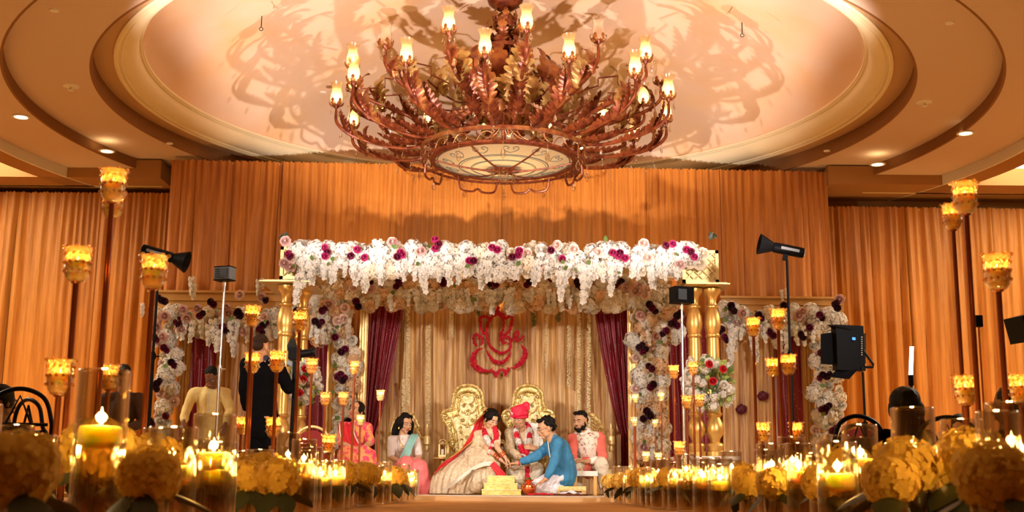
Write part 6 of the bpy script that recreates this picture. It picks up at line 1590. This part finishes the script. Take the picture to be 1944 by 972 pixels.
# low gold stool the priest sits against, tray with white cloth
a, b = W(1054, 940, 14.62), W(1113, 924, 14.62)
T = thing('low_stool', 'low gold patterned stool behind the white cloth tray', 'stool', ((a.x+b.x)/2, 14.79, SZ+.003)); w = b.x-a.x; h = b.z-SZ
MB().box((0, 0, h*.75), (w, .34, h*.5)).build('stool_top', M['altar'], T, False)
mb = MB()
for k in range(7): mb.box((-w/2+w*(k+.5)/7, -.175, h*.75), (w/9, .012, h*.3))
mb.build('stool_pattern', M['goldpale'], T, False)
for s in (-1, 1):
    for y in (-.13, .13): MB().box((s*(w/2-.03), y, h*.25), (.05, .05, h*.5)).build('leg', M['goldwood'], T, False)
T = thing('tray', 'dark tray on the stage front carrying folded white cloth', 'tray', (W(1083, 940, 14.2).x, 14.2, SZ+.004))
MB().lathe([(.001, 0), (.20, 0), (.215, .022), (.205, .022), (.195, .008), (.001, .008)], 28, cap=False).build('dish', mat('dark_wood_tray', (.16, .05, .02), .4), T)
mb = MB(); mb.grid(lambda u, v: ((u-.5)*.34, (v-.5)*.22, .012 + .05*max(0, 1-abs(u-.5)*2.2)*(1-abs(v-.5)*1.4)+.008*sin(u*19+v*7)), 24, 14)
o_ = mb.build('folded_cloth', M['whitepyjama'], None, 'all', (W(1083, 940, 14.2).x, 14.2, SZ+.008)); tag(o_, 'crumpled white cloth lying in the dark tray', 'cloth')
# white bench before the bearded man
a, b = W(1092, 905, 15.1), W(1129, 895, 15.1)
T = thing('low_table', 'low white table before the bearded man', 'table', ((a.x+b.x)/2, 15.12, SZ+.003)); w = b.x-a.x+.06; h = b.z-SZ
MB().box((0, 0, h-.03), (w, .24, .06)).build('table_top', M['white'], T, False)
for s in (-1, 1):
    for y in (-.09, .09): MB().box((s*(w/2-.03), y, (h-.06)/2), (.04, .04, h-.06)).build('leg', M['goldwood'], T, False)
# lanterns
def lantern(px, pyt, pyb, Y, label):
    a, b = W(px, pyb, Y), W(px, pyt, Y); h = b.z-a.z; T = thing('lantern', label, 'lantern', (a.x, Y, a.z)); w = h*.46
    MB().box((0, 0, .012), (w*1.1, w*1.1, .024)).build('base', M['goldpale'], T, False)
    MB().lathe([(w*.62, h*.80), (w*.45, h*.87), (w*.2, h*.93), (.012, h*.95), (.012, h)], 8).build('roof', M['goldpale'], T)
    for s in (-1, 1):
        for q in (-1, 1): MB().box((s*w*.47, q*w*.47, h*.42), (.014, .014, h*.78)).build('corner_bar', M['goldpale'], T, False)
    MB().lathe([(.001, .024), (w*.22, .024), (w*.22, h*.5), (.001, h*.5)], 14, cap=False).build('candle', mat('ivory_candle', (.85, .75, .6), .5), T)
    MB().tube([(w*.5*cos(t), 0, h*.9+w*.5*sin(t)) for t in [pi*k/10 for k in range(11)]], .006, 5).build('handle', M['goldpale'], T)
    return T
zt = W(840, 868, 15.7)
T = thing('side_table', 'small dark table with a lantern left of the bride', 'table', (zt.x, 15.75, SZ)); hh = zt.z-SZ
MB().lathe([(.001, hh-.02), (.13, hh-.02), (.13, hh), (.001, hh)], 20).build('table_top', M['goldwood'], T)
MB().lathe([(.09, 0), (.03, .02), (.025, hh-.02)], 12).build('pedestal', M['goldwood'], T)
lantern(840, 838, 867.5, 15.75, 'small lantern with a candle on the side table left of the bride')
zt = W(953, 858, 15.7)
T = thing('side_table', 'small dark table between the two thrones', 'table', (zt.x, 15.9, SZ)); hh = zt.z-SZ
MB().lathe([(.001, hh-.02), (.10, hh-.02), (.10, hh), (.001, hh)], 20).build('table_top', M['goldwood'], T)
MB().lathe([(.09, 0), (.03, .02), (.025, hh-.02)], 12).build('pedestal', M['goldwood'], T)
lantern(953, 838, 857.5, 15.9, 'small gold lantern between the two thrones')

# ---- tall bouquets on gold pedestals
def bouquet(px, py_c, rpx, Y, label, py_base, pedtop, seed, ped=True):
    rr = random.Random(seed); c = W(px, py_c, Y); r = (W(px+rpx, py_c, Y).x-c.x)
    T = thing('bouquet', label, 'flower arrangement', (c.x, Y, W(px, pedtop, Y).z))
    cz = c.z - T.location[2]
    MB().tube([(0, -.02, cz-.1), (0, .16, cz-.1)], .03, 8).build('tie', M['goldcol'], T)
    mb = MB()
    for k in range(26):
        a, e = rr.uniform(0, 6.28), rr.uniform(-.5, 1.3); d = Vector((cos(a)*cos(e), sin(a)*cos(e), sin(e))); mb.tube([(0, 0, .08), Vector((0, 0, cz)) + d*r*.7], .004, 4)
    mb.build('stems', M['leaf'], T)
    sm_ = hydrangea_mesh('filler_bloom', M['fl_white'], .05, 26, 5, .45); bd = hydrangea_mesh('bud_cluster', M['leaflime'], .04, 30, 6, .35)
    for k in range(120):
        y = 1 - 2*(k+.5)/120; a = k*2.39996; q = sqrt(1-y*y); d = Vector((q*cos(a), q*sin(a), y))
        p = Vector((0, 0, cz)) + Vector((d.x*r, d.y*r*.8, d.z*r*1.15))*rr.uniform(.75, 1.08)
        rot = (rr.uniform(-.4, .4), rr.uniform(0, 6.28), rr.uniform(-.4, .4))
        u = rr.random()
        if u < .36: link('white_bloom', sm_, T, p, rot, rr.uniform(.8, 1.25))
        elif u < .62: link('lime_buds', bd, T, p, rot, rr.uniform(.7, 1.3))
        elif u < .72: put(T, 'rose_white', p, .95)
        elif u < .73: put(T, 'rose_red', p, .7)
        else: link('leaf', FM['leaf'][0], T, p, (rr.uniform(0, 6), rr.uniform(0, 6), 0), rr.uniform(.7, 1.2))
    for (x, y) in (((1346, 692), (1372, 701), (1353, 724)) if px > 900 else ((576, 720), (569, 745), (580, 700))):
        p = W(x, y, Y-r*.9); put(T, 'rose_red', (p.x-c.x, -r*.95, p.z-T.location[2]), .85)
    if ped:
        base = W(px, py_base, Y); h = T.location[2] - base.z
        P = thing('pedestal', label.replace('bouquet', 'pedestal of the bouquet') if False else ('gold turned pedestal under the %s bouquet' % ('right' if px > 900 else 'left')), 'pedestal', (c.x, Y, base.z))
        MB().lathe([(.12, 0), (.12, .03), (.08, .05), (.10, h*.2), (.055, h*.28), (.075, h*.32), (.115, h*.5), (.10, h*.68), (.06, h*.8), (.085, h*.86), (.055, h*.9), (.09, h)], 24).build('turned_body', M['goldcol'], P)
    return T
bouquet(1347, 728, 44, 14.12, 'full round bouquet of white, lime and red flowers before the right columns', 866, 784, 4, False)
bouquet(572, 728, 34, 14.66, 'narrow bouquet of white, lime and red flowers at the left columns, behind the videographer', 872, 786, 9, False)
for px in (1338, 560):
    pass
# red wine coloured flowers pinned to the right wing curtain
for px, py, w in ((1448, 752, 'lone burgundy bloom on the right wing curtain, upper of two'), (1407, 777, 'lone burgundy bloom on the right wing curtain, lower of two')):
    p = W(px, py, YW+.19); o_ = link('burgundy_bloom', FM['hyd_white'][0].copy(), None, p, (0, 0, 0), .7); o_.data.materials.clear(); o_.data.materials.append(M['fl_wine']); tag(o_, w, 'flower')

# ================================================================== lighting and camera gear
def lstand(parent, h, mt, r=.014, spread=.42, tele=True):
    MB().tube([(0, 0, .22), (0, 0, h*.62)], r*1.25, 10).build('lower_tube', mt, parent)
    MB().tube([(0, 0, h*.60), (0, 0, h)], r*.85, 10).build('upper_tube', mt, parent)
    MB().tube([(0, 0, h*.60-.03), (0, 0, h*.60+.03)], r*1.8, 10).build('collar', M['black'] if mt is not M['chrome'] else mt, parent)
    MB().tube([(r, 0, h*.60), (r+.05, 0, h*.60)], .008, 6).build('knob', M['black'] if mt is not M['chrome'] else mt, parent)
    for k in range(3):
        a = 2*pi*k/3+.5; MB().tube([(0, 0, .55), (spread*cos(a), spread*sin(a), .012)], r*.7, 8).build('leg', mt, parent); MB().tube([(0, 0, .24), (spread*.55*cos(a), spread*.55*sin(a), .26)], r*.5, 6).build('brace', mt, parent)
def strobe(px, py, Y, tilt, dirx, label, slabel, ztop=None):
    p = W(px, py, Y); T = thing('strobe_head', label, 'strobe light', p); T.rotation_euler = (0, tilt, 0)
    s = dirx
    MB().lathe([(.052, -.22), (.058, -.20), (.058, .10), (.05, .12)], 18, Matrix.Rotation(pi/2*s, 4, 'Y')).build('housing', M['black'], T)
    MB().lathe([(.045, .12), (.060, .14), (.115, .27), (.118, .275), (.108, .27), (.05, .14)], 24, Matrix.Rotation(pi/2*s, 4, 'Y'), cap=False).build('reflector', M['black'], T)
    MB().box((-.06*s, -.058, 0), (.20, .006, .03)).build('side_plate', mat('grey_marking', (.16, .16, .17), .4), T, False)
    MB().box((-s*.222, 0, 0), (.012, .06, .07)).build('rear_panel', M['white'], T, False)
    MB().box((-.03*s, 0, -.085), (.05, .04, .07)).build('bracket', M['black'], T, False)
    S_ = thing('light_stand', slabel, 'light stand', (p.x - .03*s, Y, 0)); lstand(S_, p.z-.115, M['blackmetal'], .017)
strobe(1488, 473, 13.0, .20, -1, 'black strobe flash with cone reflector pointing left, on the tall stand right of stage', 'tall black light stand carrying the right strobe')
strobe(308, 484, 12.6, .28, 1, 'black strobe flash pointing right, behind a candle cup at the left', 'black light stand carrying the left strobe')
def cube_light(px, py, Y, label, slabel, mt, sz, h0=.0, tint=M['black'], face_=None):
    p = W(px, py, Y); T = thing('cube_light', label, 'video light', p, -.35 if px < 900 else .35)
    MB().box((0, 0, 0), (sz*1.35, sz*.9, sz)).build('housing', tint, T, False)
    MB().box((0, .0, sz*.5), (sz*1.38, sz*.93, .012)).box((0, 0, -sz*.5), (sz*1.38, sz*.93, .012)).build('rim', M['black'], T, False)
    mb = MB()
    for k in range(5): mb.box((0, -sz*.46, -sz*.3+sz*.15*k), (sz*1.1, .012, .008))
    mb.build('cooling_fins', M['blackmetal'], T, False)
    MB().box((sz*.2*(1 if px < 900 else -1), -sz*.48, 0), (sz*.6, .02, sz*.7)).build('control_panel', mat('slate_panel', (.10, .12, .14), .25, .5), T, False)
    MB().tube([(0, 0, -sz*.5-.07), (0, 0, -sz*.5)], .018, 8).build('swivel', mt, T)
    S_ = thing('light_stand', slabel, 'light stand', (p.x, Y, 0)); lstand(S_, p.z-sz*.5-.071, mt, .015)
cube_light(427, 520, 13.6, 'small silver-grey cube video light on the chrome stand at the left', 'bright chrome light stand in front of the left wing', M['chrome'], .15, tint=mat('grey_metal_case', (.22, .25, .27), .3, .7))
cube_light(1294, 561, 13.3, 'small black cube video light in front of the right flower column', 'slim chrome light stand before the right flower column', M['chrome'], .17)
# LED panel with barn doors
Y = 9.6; p = W(1610, 661, Y); T = thing('led_panel', 'black LED panel with open barn doors at the right of the stage', 'video light', p, .30)
def q(px, py, dy=0): v_ = W(px, py, Y+dy)-p; return Matrix.Rotation(-.30, 3, 'Z') @ v_
w2, h2 = .135, .19
MB().box((0.0, 0, 0), (.25, .075, .36)).build('housing', M['black'], T, False)
def slab(parent, name, P, mt, t=.006):
    mb = MB(); P = [Vector(v_) for v_ in P]; n_ = (P[1]-P[0]).cross(P[2]-P[0]).normalized()*t
    mb.add([v_ for v_ in P] + [v_+n_ for v_ in P], [(0, 1, 2, 3), (7, 6, 5, 4), (0, 4, 5, 1), (1, 5, 6, 2), (2, 6, 7, 3), (3, 7, 4, 0)]); return mb.build(name, mt, parent, False)
yl = -.04
slab(T, 'barn_door', [q(1559, 634, -.10), q(1586, 630, 0), q(1590, 693, 0), q(1559, 691, -.10)], M['black'])
slab(T, 'barn_door', [q(1571, 616, -.12), q(1604, 621, -.06), q(1632, 632, 0), q(1588, 631, 0)], M['black'])
slab(T, 'barn_door', [q(1575, 716, -.12), q(1612, 720, -.10), q(1632, 698, 0), q(1592, 697, 0)], M['black'])
slab(T, 'barn_door', [q(1640, 634, .04), q(1644, 632, .10), q(1644, 690, .10), q(1640, 692, .04)], M['black'])
mb = MB(); 
for k in range(12): mb.box(q(1592, 634 + 56*k/11 + (1 if k > 5 else -1), -.045), (.016, .012, .014))
mb.build('led_strip', glow('led_white', (1, .93, .85), 2.2), T, False)
MB().box(q(1621, 643, -.045), (.024, .01, .020)).build('display', glow('blue_display', (.10, .35, 1.0), 1.6), T, False)
mb = MB()
for k in range(9): mb.box(q(1636, 640+4.2*k, -.045), (.004, .01, .006))
mb.build('indicator_dots', M['white'], T, False)
MB().tube([q(1638, 664, 0), q(1658, 692, .03), q(1657, 697, .03), q(1640, 697, 0)], .010, 6).build('yoke', M['black'], T)
MB().tube([q(1637, 697, 0), q(1637, 704, 0)], .026, 8).build('swivel', M['black'], T)
b_ = W(1638, 706, Y); S_ = thing('light_stand', 'black light stand under the LED panel', 'light stand', (b_.x, Y, 0)); lstand(S_, b_.z, M['blackmetal'], .012)
# tube light
a, b = W(1729, 712, 13.6), W(1731, 658, 13.6); T = thing('tube_light', 'bright white upright tube light at the right, behind the long-haired woman', 'tube light', (a.x, 13.6, 0))
MB().tube([(0, 0, a.z), (b.x-a.x, 0, b.z)], .022, 12).build('lit_tube', glow('tube_glow', (1.0, .90, .78), 9), T)
MB().tube([(0, 0, a.z-.12), (0, 0, a.z)], .030, 12).build('socket', M['black'], T); MB().tube([(0, 0, .02), (0, 0, a.z-.1)], .016, 8).build('pole', M['blackmetal'], T)
MB().lathe([(.20, 0), (.20, .015), (.02, .03)], 20).build('base', M['blackmetal'], T)
# projector-like box at the right edge
Y = 8.8; p = W(1945, 620, Y); T = thing('speaker', 'black speaker box cut by the right edge of the picture', 'speaker', p, .3)
MB().box((.05, 0, 0), (.26, .2, .19), (0, -.25, 0)).build('cabinet', M['black'], T, False); MB().box((.05, -.101, 0), (.22, .01, .15), (0, -.25, 0)).build('grille', M['blackmetal'], T, False)
S_ = thing('speaker_stand', 'black pole stand of the speaker at the right edge', 'stand', (p.x+.05, Y, 0)); lstand(S_, p.z-.12, M['blackmetal'], .016)
# second small device on a pole
p = W(1857, 610, 10.5); T = thing('wall_sensor', 'small black device on a thin pole at the right', 'device', (p.x, 10.5, 0))
MB().tube([(0, 0, .02), (0, 0, p.z)], .008, 8).build('pole', M['copperpole'], T); MB().box((0, 0, p.z), (.06, .06, .10)).build('device_box', M['black'], T, False); MB().lathe([(.12, 0), (.12, .012), (.01, .02)], 16).build('base', M['blackmetal'], T)
# videographer's camera on a gimbal support
Y = 13.45; p = W(562, 690, Y); T = thing('video_camera', 'black video camera on a gimbal with monitor and microphone, held by the videographer', 'camera', (p.x, Y, 0)); Lz = lambda x, y: W(x, y, Y) - Vector((p.x, Y, 0))
MB().box(Lz(560, 672), (.12, .18, .13)).build('camera_body', M['black'], T, False)
MB().lathe([(.045, 0), (.045, .12), (.055, .13), (.055, .16)], 18, Matrix.Translation(Lz(573, 673) + Vector((0, -.05, 0))) @ Matrix.Rotation(pi/2*.9, 4, 'Y')).build('lens', M['blackmetal'], T)
MB().lathe([(.001, 0), (.05, .01), (.055, .07), (.03, .14)], 14, Matrix.Translation(Lz(554, 668))).build('microphone', mat('foam_cover', (.012, .012, .012), .9), T)
MB().box(Lz(560, 705), (.05, .06, .22)).build('gimbal_grip', M['black'], T, False); MB().box(Lz(553, 690), (.10, .02, .07)).build('monitor', mat('grey_screen', (.15, .15, .16), .2), T, False)
MB().tube([Lz(560, 712), Lz(556, 780), Lz(552, 850)], .022, 10).build('monopod', M['black'], T); 
for k in range(3): a_ = 2*pi*k/3; v_ = Lz(552, 850); MB().tube([v_, (v_.x+.25*cos(a_), .25*sin(a_), .012)], .012, 8).build('foot', M['black'], T)
MB().tube([Lz(552, 850), (Lz(552, 850).x, 0, .3)], .018, 8).build('lower_tube', M['black'], T)
# banquet chairs with hooped backs
def hoop_chair(px, py_top, Y, label, mt, rz, fabric=None, wd_=.44):
    top = W(px, py_top, Y); T = thing('banquet_chair', label, 'chair', (top.x, Y, 0), rz); h = top.z
    MB().tube(arc_pts([(-wd_/2, .22, 0), (-wd_/2, .20, .45), (-wd_/2, .24, h-.22), (-wd_*.36, .25, h-.06), (0, .26, h), (wd_*.36, .25, h-.06), (wd_/2, .24, h-.22), (wd_/2, .20, .45), (wd_/2, .22, 0)], 6), .016, 8).build('back_hoop', mt, T)
    if fabric: MB().add(*(lambda m_: (m_.v, m_.f))(MB().prism([(wd_*.42*cos(t), h*.76+h*.19*sin(t)) for t in [k/20*2*pi for k in range(20)]], .225, .26))).build('back_pad', fabric, T)
    else:
        MB().tube([(-wd_*.45, .24, h-.25), (wd_*.45, .24, h-.25)], .012, 8).build('cross_rail', mt, T); MB().tube([(-wd_*.2, .24, h-.25), (0, .25, h-.05), (wd_*.2, .24, h-.25)], .010, 8).build('splat', mt, T)
    MB().box((0, 0, .45), (wd_, .44, .05)).build('seat', fabric or mt, T, False)
    for s in (-1, 1): MB().tube([(s*(wd_/2-.02), -.19, .44), (s*(wd_/2-.01), -.21, 0)], .014, 8).build('leg', mt, T)
    return T
MR = mat('dark_red_fabric', (.22, .012, .012), .8)
hoop_chair(600, 812, 13.6, 'round-backed banquet chair with dark red pad beside the left bouquet', M['goldpale'], pi, MR, .40)
hoop_chair(52, 743, 8.9, 'black hoop-backed chair at the left edge behind the blurred flowers', M['blackmetal'], pi+.2)
hoop_chair(112, 762, 9.6, 'second black hoop-backed chair at the left, partly behind the candle cup', M['blackmetal'], pi-.7)
hoop_chair(1672, 786, 8.3, 'black hoop-backed chair left of the long-haired woman', M['blackmetal'], .35)
hoop_chair(1785, 788, 8.1, 'black hoop-backed chair right of the long-haired woman', M['blackmetal'], -.5)
hoop_chair(1652, 803, 10.5, 'farther banquet chair with dark red pad near the LED light stand', M['blackmetal'], .1, MR, .42)
